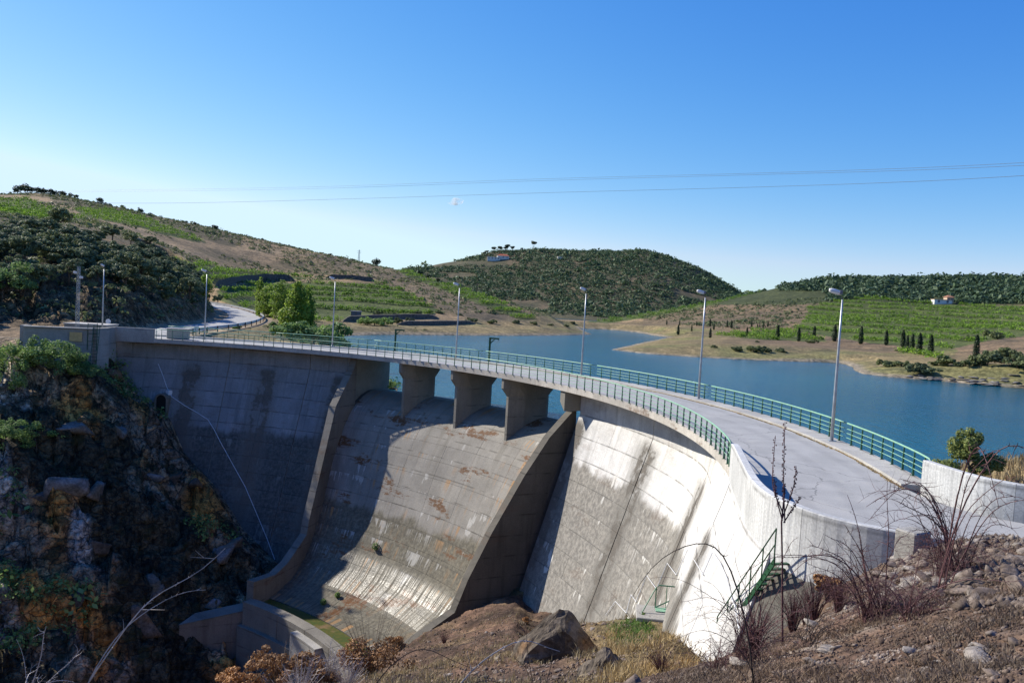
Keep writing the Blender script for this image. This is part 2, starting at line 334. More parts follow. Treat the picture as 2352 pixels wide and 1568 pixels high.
def H(x, y, detail=True):
    x = np.atleast_1d(np.asarray(x, float)); y = np.atleast_1d(np.asarray(y, float))
    h = base_h(x, y); d = np.hypot(x, y); az = np.degrees(np.arctan2(x, y))
    rr = np.hypot(x - CX, y - CY); th = np.degrees(np.arctan2(y - CY, x - CX))
    # roughness
    if detail:
        cliff = sstep(-.5, -6, h) * sstep(-8, -16, az) * sstep(55, 62, d) * (d < 110)
        cut = sstep(101, 106, d) * sstep(150, 125, d) * sstep(-12, -15, az) * sstep(.3, 1.5, h) * sstep(10, 6, h)
        rk = np.clip(cliff + .6 * cut, 0, 1)
        q = fbm(x * .16, y * .16, 3, 5, .55); rg = 1 - 2 * np.abs(fbm(x * .22 + 5, y * .22, 31, 4, .55))
        blk = np.floor(vnoise(x * .45 + .6 * fbm(x * .8, y * .8, 5, 2), y * .45, 8) * 5) / 5 - .4
        h = h + rk * (1.5 * q + .7 * rg - .5)
        mk = rk > .01
        if mk.any():
            wx = x[mk] + .8 * fbm(x[mk] * .5, y[mk] * .5, 5, 2) + .25 * h[mk]; wy = y[mk] + .8 * fbm(x[mk] * .5, y[mk] * .5, 6, 2)
            c1, e1 = cells(wx * .30, wy * .42, 3); c2, e2 = cells(wx * .85 + 9, wy * 1.0, 5)
            h[mk] += rk[mk] * (2.6 * c1 + .95 * c2 - .7 * sstep(.12, 0, e1) - .3 * sstep(.12, 0, e2) + .12 * fbm(wx * 3, wy * 3, 9, 2))
        ledge = sstep(-1, -4, h) * sstep(-14, -9, az) * (d < 62)
        h = h + ledge * (.55 * fbm(x * .3, y * .3, 12, 4) + .18 * fbm(x * 1.7, y * 1.7, 14, 3) + .06 * fbm(x * 5, y * 5, 18, 3) - 1.1 * sstep(38, 47, d) * sstep(1, 3, az))
        near = sstep(26, 14, d)
        h = h + near * (.10 * fbm(x * .9, y * .9, 15, 4) + .035 * fbm(x * 6, y * 6, 17, 3)) * sstep(1.5, 4, d)
        far = sstep(140, 300, d)
        h = h + far * (1.6 * fbm(x * .02, y * .02, 19, 4) + .5 * fbm(x * .1, y * .1, 21, 3))
        far2 = sstep(500, 800, d); h = h + far2 * (7 * fbm(x * .006, y * .006, 23, 3) * .6 - 1)
        mid = sstep(100, 130, d) * sstep(250, 180, d); h = h + mid * .35 * fbm(x * .12, y * .12, 25, 3)
    # the lake
    sd = segdist(x, y, LAKE); ins = inpoly(x, y, LAKE)
    sd = sd + (.8 * fbm(x * .08, y * .08, 27, 3) if detail else 0)
    h = np.where(ins, np.minimum(h, WATER - .12 - .16 * np.clip(sd, 0, 60)), h)
    out = ~ins & (d > 26) & (sd < 60) & (rr > 57.5) & (((th > -12) & (th < 140)) | (x > 17)) & (y > 20)
    h = np.where(out, np.maximum(h, WATER + .05 + .10 * np.clip(sd, 0, 25)), h)
    h = np.where(out & (d > 125) & (sd < 26), np.minimum(h, WATER + .12 + .20 * sd + .35 * np.clip(sd - 8, 0, 50)), h)
    zc = np.interp(th, [66, 68.8, 74.7, 80, 85.4, 88.1, 93.3, 96.5], [-22.5, -21.6, -19.2, -15.4, -12.2, -8.8, -6.2, -2.6])
    dr = (FACE_R + FACE_K * (zc - FACE_Z)) - rr
    h = np.where((th > 64) & (th < 97) & (rr > 36) & (rr < 50), np.minimum(h, zc + .45 * np.clip(dr, 0, 20)), h)
    # keep clear of the dam body, deck, chute and basin
    zone = (th > -16) & (th < 96.5) & (rr > 45) & (rr < 57.2)
    face_z = FACE_Z - (FACE_R - rr) / FACE_K
    h = np.where(zone & (rr > 49.4), np.minimum(h, -7.0), h)
    h = np.where((th > 28) & (th < 64.5) & (rr > 37) & (rr < 57.2), np.minimum(h, chute_z(rr) - 2.5), h)
    h = np.where((th > 30) & (th < 62) & (rr > 31.5) & (rr <= 37.5), np.minimum(h, -24.5), h)
    h = np.where((x > 7.9) & (x < 16.5) & (y > 23) & (y < 34), np.minimum(h, -3.2 - .3 * (y - 23)), h)
    ld = np.hypot(x - LAND[0], y - LAND[1]); h = np.where(ld < 4.5, np.minimum(h, -7.5 + .5 * np.clip(ld - 2.4, 0, 9)), h)
    # roads
    rd = segdist(x, y, ROADL, False)
    h = np.where((rd < 12) & ((rr > 57.3) | (th > 97)), h + (-.16 + .55 * sstep(190, 280, d) - h) * sstep(9, 4.6, rd), h)
    ap = inpoly(x, y, APRON); ad = segdist(x, y, APRON)
    h = np.where(ap, np.minimum(h, -.35), h)
    h = np.where(~ap & (ad < 1.2) & (y < 21.6) & (x > 10), np.minimum(h, -.1 + 1.2 * ad), h)
    return h
APRON = [(8.6, 22.6), (9.6, 21.4), (11.0, 20.3), (13.5, 19.6), (20, 17.4), (30, 13.6), (42, 9), (60, 4), (60, 20), (42, 22.5), (28, 25.2), (21, 26.6), (18.2, 27.8), (17.0, 29.3), (16.6, 31.6), (11, 31)]
def ground(ix, iy, dmin=3, dmax=1500, n=1200):
    """world point where the photo ray first meets the ground"""
    d = np.geomspace(dmin, dmax, n); p = at_dist(np.full(n, ix), np.full(n, iy), d); g = H(p[:, 0], p[:, 1]); k = np.argmax(p[:, 2] < g)
    if p[k, 2] >= g[k]: return None
    return np.array([p[k, 0], p[k, 1], g[k]])

# colour regions of the land (albedo only), as patches of cover
VINES = [[(-400, 460), (0, 459), (60, 456), (95, 470), (150, 492), (200, 500), (180, 508), (90, 505), (0, 502), (-400, 500)],
         [(170, 482), (250, 480), (330, 500), (420, 535), (480, 556), (450, 556), (380, 540), (290, 515), (200, 500)],
         [(300, 590), (420, 597), (560, 620), (650, 632), (720, 638), (640, 645), (560, 640), (500, 655), (430, 650), (330, 610)],
         [(500, 668), (560, 652), (640, 648), (720, 650), (880, 652), (930, 668), (980, 700), (1020, 716), (960, 728), (820, 738), (700, 738), (630, 722), (545, 704), (500, 690)],
         [(905, 618), (960, 626), (1050, 655), (1150, 694), (1235, 733), (1195, 735), (1120, 706), (1010, 664), (930, 632)],
         [(1860, 722), (1850, 705), (1930, 690), (2000, 681), (2090, 694), (2200, 700), (2600, 704), (2600, 770), (2352, 772), (2270, 782), (2190, 800), (2090, 796), (2000, 788), (1900, 772), (1820, 758)],
         [(1640, 770), (1720, 760), (1800, 757), (1860, 768), (1905, 785), (1830, 783), (1740, 780)],
         [(1340, 740), (1450, 720), (1600, 695), (1700, 675), (1760, 668), (1640, 700), (1500, 728), (1400, 742)],
         [(2060, 808), (2140, 795), (2200, 803), (2190, 822), (2100, 830)]]
def cover(x, y, z):
    ix, iy = to_img(np.c_[x, y, z]); d = np.hypot(x, y); az = np.degrees(np.arctan2(x, y)); n = len(x)
    c = np.empty((n, 3)); c[:] = (.21, .155, .10)
    def lay(m, col):
        m = np.clip(np.asarray(m, float), 0, 1)[:, None]; c[:] = c * (1 - m) + np.array(col) * m
    f1 = fbm(x * .03, y * .03, 41, 4); f2 = fbm(x * .012, y * .012, 45, 4)
    far = sstep(200, 260, d); lh = far * (d < 560) * (az < 9)
    lay(far * sstep(-.1, .25, f1) * .7, (.16, .13, .085))
    lay(lh, (.31, .225, .135)); lay(lh * sstep(0., .3, f1) * .8, (.15, .125, .075)); lay(lh * sstep(.1, .35, -f1) * .7, (.36, .27, .17))
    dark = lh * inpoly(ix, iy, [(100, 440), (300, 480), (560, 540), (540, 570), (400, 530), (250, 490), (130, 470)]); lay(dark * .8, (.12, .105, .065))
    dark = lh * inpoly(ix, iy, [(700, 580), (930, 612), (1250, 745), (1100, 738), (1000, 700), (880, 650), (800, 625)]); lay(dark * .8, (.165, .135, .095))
    for i, p in enumerate(VINES):
        lay(far * inpoly(ix, iy, p) * (d < 640), (.10, .125, .045))
    lay((d > 560) * (az < 17), (.105, .10, .062)); lay((d > 560) * (az < 17) * sstep(.1, .4, f1) * .7, (.19, .145, .095))
    lay((az > 14) * (d > 470) * (iy < 700), (.07, .085, .04))
    # shore strips of dry mud and grass
    sh = segdist(x, y, LAKE); s = (d > 60) * sstep(34, 12, sh + 8 * f1) * (az > -20)
    lay(s * .9, (.25, .205, .11)); lay(s * sstep(.0, .4, fbm(x * .05, y * .05, 47, 3)) * .8, (.20, .20, .085)); lay((d > 60) * sstep(3.2, .8, sh) * (z < WATER + 1.2) * (az > -20), (.30, .26, .20))
    lay((d > 60) * (z < WATER + .02), (.10, .09, .05))
    # forest floor, cliff, cut
    lay((az < -11) * sstep(98, 104, d) * (d < 230) * (z > .8), (.09, .08, .05))
    cl = (d < 106) * (d > 50) * (az < -6) * (z < -.5)
    lay(cl, (.26, .21, .155)); lay(cl * sstep(0, .3, fbm(x * .12, y * .12, 51, 4)), (.52, .25, .07)); lay(cl * sstep(.1, .35, fbm(x * .2, y * .2, 55, 3)), (.46, .42, .37)); lay(cl * sstep(.05, .3, fbm(x * .15, y * .15, 59, 3)), (.07, .065, .045))
    up = (az < -14) * (d > 95) * (d < 160) * (z > .4) * (z < 7); lay(up * .8, (.15, .115, .075)); lay(up * sstep(.0, .35, f1 + fbm(x * .15, y * .15, 61, 3)), (.23, .17, .12))
    lay((az > -14.5) * (az < -9) * (d > 150) * (d < 260) * (z > .3), (.27, .20, .12))
    lay((rdist(x, y) < 5.5) * (d > 90), (.30, .24, .17))
    # ledge and near slope: scorched soil, straw
    ng = (d < 62) * (az > -14)
    lay(ng, (.125, .082, .062)); lay(ng * sstep(-.02, .28, fbm(x * .35, y * .35, 63, 4)), (.075, .052, .042)); lay(ng * sstep(.15, .45, fbm(x * .5 + 9, y * .5, 67, 4)) * .7, (.22, .155, .10))
    lay(ng * sstep(16, 20, d) * sstep(4, 8, az) * .55, (.27, .21, .11)); g = ng * np.exp(-((ix - 1450) / 45) ** 2 - ((iy - 1450) / 28) ** 2); lay(g * 1.3, (.085, .13, .04))
    lay((d < 24) * (az > 10) * .75, (.105, .07, .055)); lay((d < 14) * sstep(.2, .45, fbm(x * 2.2, y * 2.2, 71, 3)) * .7, (.10, .08, .07)); lay((d < 24) * (az > 17) * sstep(.25, .5, fbm(x * 1.1, y * 1.1, 75, 3)) * .8, (.27, .24, .21))
    lay((x > 20) * (y > 29) * (d < 60) * (z > -2), (.36, .28, .15))
    return c
def rdist(x, y): return segdist(x, y, ROADL, False)
azs = np.radians(np.r_[np.arange(-180, -40, 4), np.arange(-40, -33, .5), np.arange(-33, 33, .115), np.arange(33, 42, .5), np.arange(42, 180, 4)])
ds = [1.2]
while ds[-1] < 9500:
    d = ds[-1]
    k = .022 if d < 30 else .012 if d < 58 else .0052 if d < 118 else .0085 if d < 640 else .011 if d < 1000 else .08
    ds.append(d * (1 + k))
ds = np.array(ds); AZ, DD = np.meshgrid(azs, ds); X = (DD * np.sin(AZ)).ravel(); Y = (DD * np.cos(AZ)).ravel()
Z = H(X, Y); na, nd = len(azs), len(ds)
ii = np.arange(nd - 1)[:, None] * na + np.arange(na)[None, :]; jj = np.arange(nd - 1)[:, None] * na + (np.arange(na)[None, :] + 1) % na
F = np.stack([ii, jj, jj + na, ii + na], -1).reshape(-1, 4)[:, ::-1]
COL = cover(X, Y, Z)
k = N('land_cover', .95, .1)
att = k.n('VertexColor', layer_name='tint').outputs[0]; P = k.pos()
n1 = k.noise(1.3, 6, P, .65); n2 = k.noise(.25, 5, P, .6); n3 = k.noise(9., 4, P, .6); n4 = k.noise(.06, 6, P, .7)
c = k.mix(1, att, k.mix(k.ramp(n1, .3, .72), (.45, .45, .45), (1.35, 1.32, 1.28)), 'MULTIPLY')
c = k.mix(1, c, k.mix(k.ramp(n2, .35, .65), (.75, .77, .78), (1.22, 1.18, 1.12)), 'MULTIPLY')
c = k.mix(1, c, k.mix(k.ramp(n3, .35, .7), (.7, .7, .7), (1.25, 1.25, 1.25)), 'MULTIPLY')
c = k.mix(1, c, k.mix(k.ramp(n4, .35, .65), (.8, .82, .84), (1.18, 1.15, 1.1)), 'MULTIPLY')
k.col(c); k.bump(k.math('ADD', k.math('MULTIPLY', n1, .6), k.math('MULTIPLY', n3, .25)), 1., .22)
LANDM = k.m
k = N('cliff_face', .95, .1); att = k.n('VertexColor', layer_name='tint').outputs[0]; P = k.pos()
wv_ = k.n('VectorMath', operation='ADD'); k.l(k.scaled(P, (.55, .55, .8)), wv_.inputs[0]); sc_ = k.n('VectorMath', operation='SCALE'); k.l(k.noise(.7, 4, P, out=1), sc_.inputs[0]); sc_.inputs['Scale'].default_value = .9; k.l(sc_.outputs[0], wv_.inputs[1])
v1 = k.n('TexVoronoi', feature='DISTANCE_TO_EDGE'); v1.inputs['Scale'].default_value = 1.; k.l(wv_.outputs[0], v1.inputs['Vector']); v2 = k.n('TexVoronoi', feature='DISTANCE_TO_EDGE'); v2.inputs['Scale'].default_value = 2.9; k.l(wv_.outputs[0], v2.inputs['Vector'])
v3 = k.n('TexVoronoi', feature='F1'); v3.inputs['Scale'].default_value = 1.; k.l(wv_.outputs[0], v3.inputs['Vector'])
n1 = k.noise(1.6, 7, P, .72); n2 = k.noise(.5, 5, P, .6)
c = k.mix(1, att, k.mix(k.ramp(n1, .34, .66), (.32, .30, .28), (1.9, 1.8, 1.65)), 'MULTIPLY'); sep_ = k.n('SeparateColor'); k.l(v3.outputs['Color'], sep_.inputs[0])
c = k.mix(1, c, k.mix(sep_.outputs[0], (.55, .55, .56), (1.5, 1.45, 1.35)), 'MULTIPLY'); c = k.mix(k.math('MULTIPLY', k.ramp(n2, .54, .62), .75), c, (.035, .045, .022))
c = k.mix(k.ramp(k.math('MINIMUM', v1.outputs[0], k.math('MULTIPLY', v2.outputs[0], 1.6)), .05, .0, 0, .8), c, (.02, .017, .013)); k.col(c)
k.bump(k.math('ADD', k.math('MULTIPLY', k.math('MINIMUM', v1.outputs[0], .25), 2.2), k.math('ADD', k.math('MULTIPLY', k.math('MINIMUM', v2.outputs[0], .2), 1.), k.math('MULTIPLY', n1, .8))), 1., .45)
cm_ = ((np.hypot(X, Y) < 112) & (np.hypot(X, Y) > 50) & (np.arctan2(X, Y) < math.radians(-8)) & (Z < -.6) & (np.hypot(X - CX, Y - CY) < 200))
cut_ = (np.hypot(X, Y) > 103) & (np.hypot(X, Y) < 165) & (np.arctan2(X, Y) < math.radians(-14)) & (Z > .3) & (Z < 5.5); MI = (cm_ | cut_)[F[:, 0]].astype(np.int32)
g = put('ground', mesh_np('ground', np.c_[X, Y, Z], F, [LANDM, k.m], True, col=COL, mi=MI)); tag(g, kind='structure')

# ---------------------------------------------------------------- lake
k = N('lake_water', .12, .2); k.b.inputs['IOR'].default_value = 1.33
P = k.pos(); wv = k.noise(1.1, 5, k.scaled(P, (1, .55, 1)), .62); w2 = k.noise(.06, 4, P); w3 = k.noise(.012, 3, k.scaled(P, (.5, 1.6, 1)))
k.col(k.mix(k.ramp(w3, .35, .65), (.0, .058, .098), (.0, .080, .125)))
k.bump(k.math('ADD', wv, k.math('MULTIPLY', w2, 1.2)), .75, .28)
arc = [pol(t, 55.55 if 28 < t < 65 else 56.3) for t in range(-12, 97, 3)]
pg = [(-90, 95), (-90, 300), (40, 800), (500, 900), (400, 60), (60, 38), (24, 29)] + arc
me = mesh_np('lake', [(p[0], p[1], WATER) for p in pg][::-1], [list(range(len(pg)))], k.m)
tag(put('lake', me), kind='structure')
# ================================================================= THE DAM
def concrete(name, light, dark, joint0=None, jstep=10.49, film=None, lift=1.6, streak=.5, rust=.2, white=.3, gloss=0, jw=.55, bumpd=.02, filmcol=(.12, .112, .098), boards=0, orange=0):
    """weathered board-marked concrete; UV is in metres along the wall and up"""
    k = N(name, .85, .25); uvn = k.n('UVMap').outputs[0]; s = k.n('SeparateXYZ'); k.l(uvn, s.inputs[0]); u, v = s.outputs[0], s.outputs[1]
    P = k.pos(); m1 = k.noise(.35, 6, P, .65); m2 = k.noise(3.2, 6, P, .7); m3 = k.noise(14, 4, P, .6)
    c = k.mix(k.ramp(m1, .3, .7), light, tuple(a * .72 for a in light))
    st1 = k.noise(1., 5, k.scaled(uvn, (1.5, .10, 1)), .65); st2 = k.noise(1., 5, k.scaled(uvn, (5.5, .22, 1)), .6); st3 = k.noise(1., 3, k.scaled(uvn, (.9, .9, 1)))
    c = k.mix(k.math('MULTIPLY', k.ramp(st1, .48, .72), streak), c, dark)
    if film is not None:      # dark biological film below a ragged line
        f = k.math('ADD', k.math('MULTIPLY', v, -1), k.math('ADD', k.math('MULTIPLY', k.math('SUBTRACT', st1, .5), 1.3), k.math('MULTIPLY', k.math('SUBTRACT', k.noise(.3, 4, P), .5), 2.6)))
        fm = k.ramp(f, film - .35, film + .35); fc = k.mix(k.ramp(m2, .35, .62), tuple(a * 2.0 for a in filmcol), filmcol)
        fc = k.mix(k.math('MULTIPLY', k.ramp(st2, .55, .75), .6), fc, tuple(a * 2.6 for a in filmcol))
        c = k.mix(k.math('MULTIPLY', fm, .93), c, fc)
    # lime runs below the lift joints
    ph = k.math('FRACT', k.math('DIVIDE', k.math('ADD', v, 1000 * lift + 2.3), lift))   # 1 just below a joint above
    run = k.math('MULTIPLY', k.ramp(ph, .25, .98), k.math('MULTIPLY', k.ramp(st2, .5, .66), k.ramp(k.noise(.16, 4, P), .52, .60)))
    c = k.mix(k.math('MULTIPLY', run, white * 1.6, clamp=True), c, (.62, .60, .55))
    blot = k.ramp(k.math('ADD', k.math('ADD', k.math('MULTIPLY', k.noise(1., 4, k.scaled(uvn, (.35, .22, 1)), .6), .7), k.math('MULTIPLY', k.noise(1., 3, k.scaled(uvn, (3.2, .35, 1))), .3)), k.math('MULTIPLY', ph, .09)), .640, .675); blot = k.math('MULTIPLY', blot, k.ramp(v, -4.6, -5.4))
    c = k.mix(k.math('MULTIPLY', blot, white * 1.3, clamp=True), c, (.66, .64, .58))
    dl = k.math('MULTIPLY', k.math('MAXIMUM', k.ramp(ph, .94, 1.), k.ramp(ph, .06, 0.)), k.ramp(k.noise(1., 4, k.scaled(uvn, (.8, .8, 1))), .4, .6)); c = k.mix(k.math('MULTIPLY', dl, .65), c, tuple(a * .45 for a in dark))
    if orange: c = k.mix(k.math('MULTIPLY', k.math('MULTIPLY', k.ramp(k.noise(1., 4, k.scaled(uvn, (2.6, .16, 1)), .6), .52, .62), k.ramp(k.noise(.2, 3, P), .45, .6)), k.math('MULTIPLY', k.ramp(ph, .1, .9), orange)), c, (.36, .20, .08))
    # rusty brown patches
    c = k.mix(k.math('MULTIPLY', k.math('MULTIPLY', k.ramp(k.noise(1., 6, k.scaled(uvn, (.13, .42, 1)), .7), .56, .64), k.ramp(m2, .35, .55)), rust * 2, clamp=True), c, (.13, .065, .03))
    if joint0 is not None:    # moss and seepage along the contraction joints
        d = k.math('MULTIPLY', k.math('ABSOLUTE', k.math('SUBTRACT', k.math('FRACT', k.math('ADD', k.math('DIVIDE', k.math('SUBTRACT', u, joint0), jstep), 100.5)), .5)), jstep)
        d = k.math('ADD', d, k.math('ADD', k.math('MULTIPLY', k.math('SUBTRACT', st3, .5), 1.6), k.math('MULTIPLY', k.math('SUBTRACT', m2, .5), 1.2))); vv = k.ramp(v, -2.4, -3.2)
        jm = k.math('MULTIPLY', k.math('MULTIPLY', k.ramp(d, jw, jw * .6), k.ramp(k.noise(.6, 5, P, .7), .40, .50)), vv)
        c = k.mix(k.math('MULTIPLY', jm, 1.0), c, k.mix(k.ramp(m2, .4, .6), (.03, .022, .014), (.085, .055, .035)))
        gm = k.math('MULTIPLY', k.ramp(d, jw * 2.3, jw * .5), .65); c = k.mix(k.math('MULTIPLY', gm, vv), c, (.16, .15, .13))
    c = k.mix(1, c, k.mix(k.ramp(m3, .3, .7), (.84, .84, .84), (1.13, 1.13, 1.13)), 'MULTIPLY')
    oi = k.n('ObjectInfo').outputs['Random']; c = k.mix(1, c, k.mix(oi, (.93, .93, .935), (1.05, 1.045, 1.035)), 'MULTIPLY')
    bh = k.math('ADD', k.math('MULTIPLY', m3, .5), k.math('ADD', m2, k.math('MULTIPLY', st2, .7)))
    if boards:
        bd = k.noise(1., 2, k.scaled(uvn, (9, .05, 1))); b2 = k.noise(1., 4, k.scaled(uvn, (16, .35, 1)))
        c = k.mix(1, c, k.mix(k.ramp(bd, .35, .65), (.84, .84, .85), (1.12, 1.12, 1.1)), 'MULTIPLY'); c = k.mix(k.math('MULTIPLY', k.ramp(b2, .55, .75), k.ramp(v, -.9, .9, .15, .75)), c, (.20, .195, .18))
        bh = k.math('ADD', k.math('MULTIPLY', m3, .3), k.math('MULTIPLY', bd, 1.6))
    k.col(c); k.bump(bh, .8, bumpd)
    if gloss:                 # wet sheen where water seeps down the bucket
        wet = k.math('MULTIPLY', k.ramp(v, -17.5, -19.0), k.ramp(st2, .35, .6)); k.l(k.ramp(wet, 0, 1, .8, .28), k.b.inputs['Roughness'])
    return k.m
LIT = concrete('weathered_sunlit_concrete', (.68, .66, .62), (.30, .285, .255), joint0=math.radians(15.2) * R1, film=5.9, streak=.5, rust=.12, white=.6, jw=1.05, filmcol=(.135, .124, .105))  # sunlit-side copy of the dam concrete, base colour raised for the sun on it
SHD = concrete('shaded_face_concrete', (.27, .28, .285), (.11, .115, .11), joint0=math.radians(76) * R1, jstep=8.9, film=9.5, streak=.6, rust=.15, white=.12, filmcol=(.060, .062, .055), jw=1.1)  # shaded-side copy of the same concrete, shade put into its darker bluish base
CHU = concrete('spillway_concrete', (.285, .262, .222), (.145, .13, .10), streak=.6, rust=.9, white=.28, gloss=1, film=14.5, filmcol=(.085, .075, .052), orange=.9)
BODY = concrete('joint_concrete', (.13, .12, .10), (.05, .045, .04))
PLN = concrete('plain_concrete', (.36, .34, .30), (.20, .185, .16), streak=.4, rust=.12, white=.15)
DRK = concrete('dark_wall_concrete', (.22, .20, .165), (.11, .10, .08), streak=.6, rust=.2, white=.0)  # stained concrete, base also darkened for walls standing in shade
PIER = concrete('pier_concrete', (.29, .27, .225), (.17, .155, .125), streak=.5, rust=.05, white=.0)
BRD = concrete('board_marked_concrete', (.56, .56, .545), (.36, .355, .34), streak=.5, rust=.0, white=.0, bumpd=.012, boards=1)
TOPC = concrete('kerb_concrete', (.46, .44, .40), (.26, .235, .19), streak=.2, rust=.1, white=.1)
STR = concrete('stained_edge_concrete', (.50, .465, .41), (.24, .2, .15), streak=.5, rust=.35, white=.3)
dam = thing('dam', 'long curved concrete dam with a road on top and a spillway in its middle', 'dam', (0, 0, 0))

# downstream edge of the crest in plan: circle, then the flared end near the camera
_arc = [np.array(pol(t, R1)) for t in np.arange(97, -9.6, -.75)]
_fl = catmull([_arc[-1], (8.55, 29.1), (8.08, 26.4), (7.98, 24.4), (8.3, 23.0), (9.0, 21.7), (10.4, 20.6), (12.8, 19.7)], 8)
PATH = np.array(_arc + list(_fl[1:]))
_t = np.gradient(PATH, axis=0); _t /= np.linalg.norm(_t, axis=1)[:, None]; PN = np.c_[_t[:, 1], -_t[:, 0]]      # points downstream
if (PN[0] @ (np.array([CX, CY]) - PATH[0])) < 0: PN = -PN
PS = np.r_[0, np.cumsum(np.linalg.norm(np.diff(PATH, axis=0), axis=1))]
U0 = math.radians(97) * R1
def path_at(u):
    """u = metres along the crest, equal to angle*R1 on the circle"""
    s = U0 - u; q = np.array([np.interp(s, PS, PATH[:, 0]), np.interp(s, PS, PATH[:, 1])]); n = np.array([np.interp(s, PS, PN[:, 0]), np.interp(s, PS, PN[:, 1])]); return q, n / np.linalg.norm(n)
def wall_pt(u, off, z):
    q, n = path_at(u); return (q[0] + n[0] * off, q[1] + n[1] * off, z)
def face_z0(u):
    return float(-.62 + (FACE_Z + .62) * sstep(-9.4, 9, math.degrees(u / R1)))
def face_off(z, u=30.):
    k = float(sstep(-9.4, 9, math.degrees(u / R1))); return (R1 - FACE_R) * k + .02 + (max(0, face_z0(u) - z)) * FACE_K
u_of = lambda th: math.radians(th) * R1
def panel(pt, uvf, ua, ub, va, vb, nu, nv, mat, name, parent, thick=.09, proud=0):
    """a curved slab between joints; pt(u, v, off) gives the wall surface, off is outwards"""
    V = []; UV = []
    for lay in (0, 1):
        for j in range(nv + 1):
            for i in range(nu + 1):
                u = ua + (ub - ua) * i / nu; v = va + (vb - va) * j / nv
                V.append(pt(u, v, proud if lay == 0 else proud - thick)); UV.append(uvf(u, v))
    W = nu + 1; L = W * (nv + 1); F = []
    for j in range(nv):
        for i in range(nu):
            a = j * W + i; F.append([a, a + 1, a + 1 + W, a + W])
    for i in range(nu):
        F.append([i + 1, i, L + i, L + i + 1]); a = nv * W + i; F.append([a, a + 1, L + a + 1, L + a])
    for j in range(nv):
        a = j * W; F.append([a, a + W, L + a + W, L + a]); a = j * W + nu; F.append([a + W, a, L + a, L + a + W])
    me = mesh_np(name, V, F, mat, uv=UV); return put(name, me, parent)
def facept(u, z, off): return wall_pt(u, face_off(z, u) + off, z)
def body(name, ua, ub, n, mat, zb=-30):
    m = MB(); rings = []
    for i in range(n + 1):
        u = ua + (ub - ua) * i / n
        rings.append([wall_pt(u, face_off(z, u) - .08, z) for z in (-.47, face_z0(u), zb)] + [wall_pt(u, -8.0, zb), wall_pt(u, -8.0, -.47)])
    m.sweep(rings); return m.build(name, mat, dam)
body('wall_core', u_of(96.3), u_of(63.7), 30, PIER); body('wall_core', u_of(27.9), u_of(-9.8), 34, PIER)
m = MB(); rings = []
for u in np.linspace(u_of(-9.8) + .01, U0 - PS[-1] + 2, 20):      # the flared end
    rings.append([wall_pt(u, face_off(z, u) - .08, z) for z in (-.57, face_z0(u), -14)] + [wall_pt(u, -.8, -14), wall_pt(u, -.8, -.57)])
m.sweep(rings).build('wall_core', BODY, dam)
def face_panels(ths, mat, zb, gap=.022, sub=1):
    for i_, (a, b) in enumerate(zip(ths[:-1], ths[1:])):
        ua, ub = a - (.05 if i_ % 2 == 0 else .008), b + (.008 if i_ % 2 == 0 else .05); z = -.5; row = [(-.5, FACE_Z)]
        z = FACE_Z
        while z > zb: row.append((z, max(zb, z - 1.6))); z -= 1.6
        for t_, b_ in row:
            panel(facept, lambda u, v: (u, v), ub, ua, b_ + gap / 2, t_ - gap / 2, max(2, int(abs(ua - ub) / 1.0)), 2, mat, 'concrete_panel', dam, proud=rnd.uniform(-.012, .012))
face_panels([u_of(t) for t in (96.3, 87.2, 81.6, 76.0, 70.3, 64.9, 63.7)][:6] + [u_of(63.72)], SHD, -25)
E_ = U0 - PS[-1]
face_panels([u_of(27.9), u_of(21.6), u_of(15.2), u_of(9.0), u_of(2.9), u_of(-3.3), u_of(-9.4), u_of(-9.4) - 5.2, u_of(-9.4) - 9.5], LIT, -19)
# spillway: chute of separate slabs
_seg = np.r_[0, np.cumsum(np.hypot(np.diff([c[0] for c in CREST]), np.diff([c[1] for c in CREST])))]
def chute_pt(t, s, off=0, extra=0):
    r = np.interp(s, _seg, [c[0] for c in CREST]); z = np.interp(s, _seg, [c[1] for c in CREST])
    a = thL(r) + (thR(r) - thL(r)) * t + extra
    r2 = np.interp(s + .2, _seg, [c[0] for c in CREST]); z2 = np.interp(s + .2, _seg, [c[1] for c in CREST]); dr, dz = r2 - r, z2 - z; L = math.hypot(dr, dz) + 1e-9
    return pol(a, r + off * dz / L, z - off * dr / L)
def chute_z_at(s): return np.interp(s, _seg, [c[1] for c in CREST])
m = MB(); ss = np.linspace(0, _seg[-1], 60); tt = np.linspace(-.03, 1.03, 26)
top = [[chute_pt(t, s, -.07) for s in ss] + [pol(thR(40) + (thL(40) - thR(40)) * (1 - t), 36.2, -27), pol(thR(57) + (thL(57) - thR(57)) * (1 - t), 57, -27)] for t in tt]
m.sweep(top).build('spillway_core', BODY, dam)
CT = [0, .165, .335, .49, .64, .82, 1.0]; s0 = _seg[2]
SB = [s0, s0 + 2.6, s0 + 4.6] + list(np.arange(s0 + 6.3, _seg[-1] - .6, 1.62)) + [_seg[-1]]
for a, b in zip(CT[:-1], CT[1:]):
    for c, d_ in zip(SB[:-1], SB[1:]):
        panel(lambda u, s, off: chute_pt(u, s, off), lambda u, s: (u * 24 + 3, chute_z_at(s)), b - .0004, a + .0004, d_ - .009, c + .009, 3, 4, CHU, 'spillway_slab', dam, proud=rnd.uniform(-.008, .008))
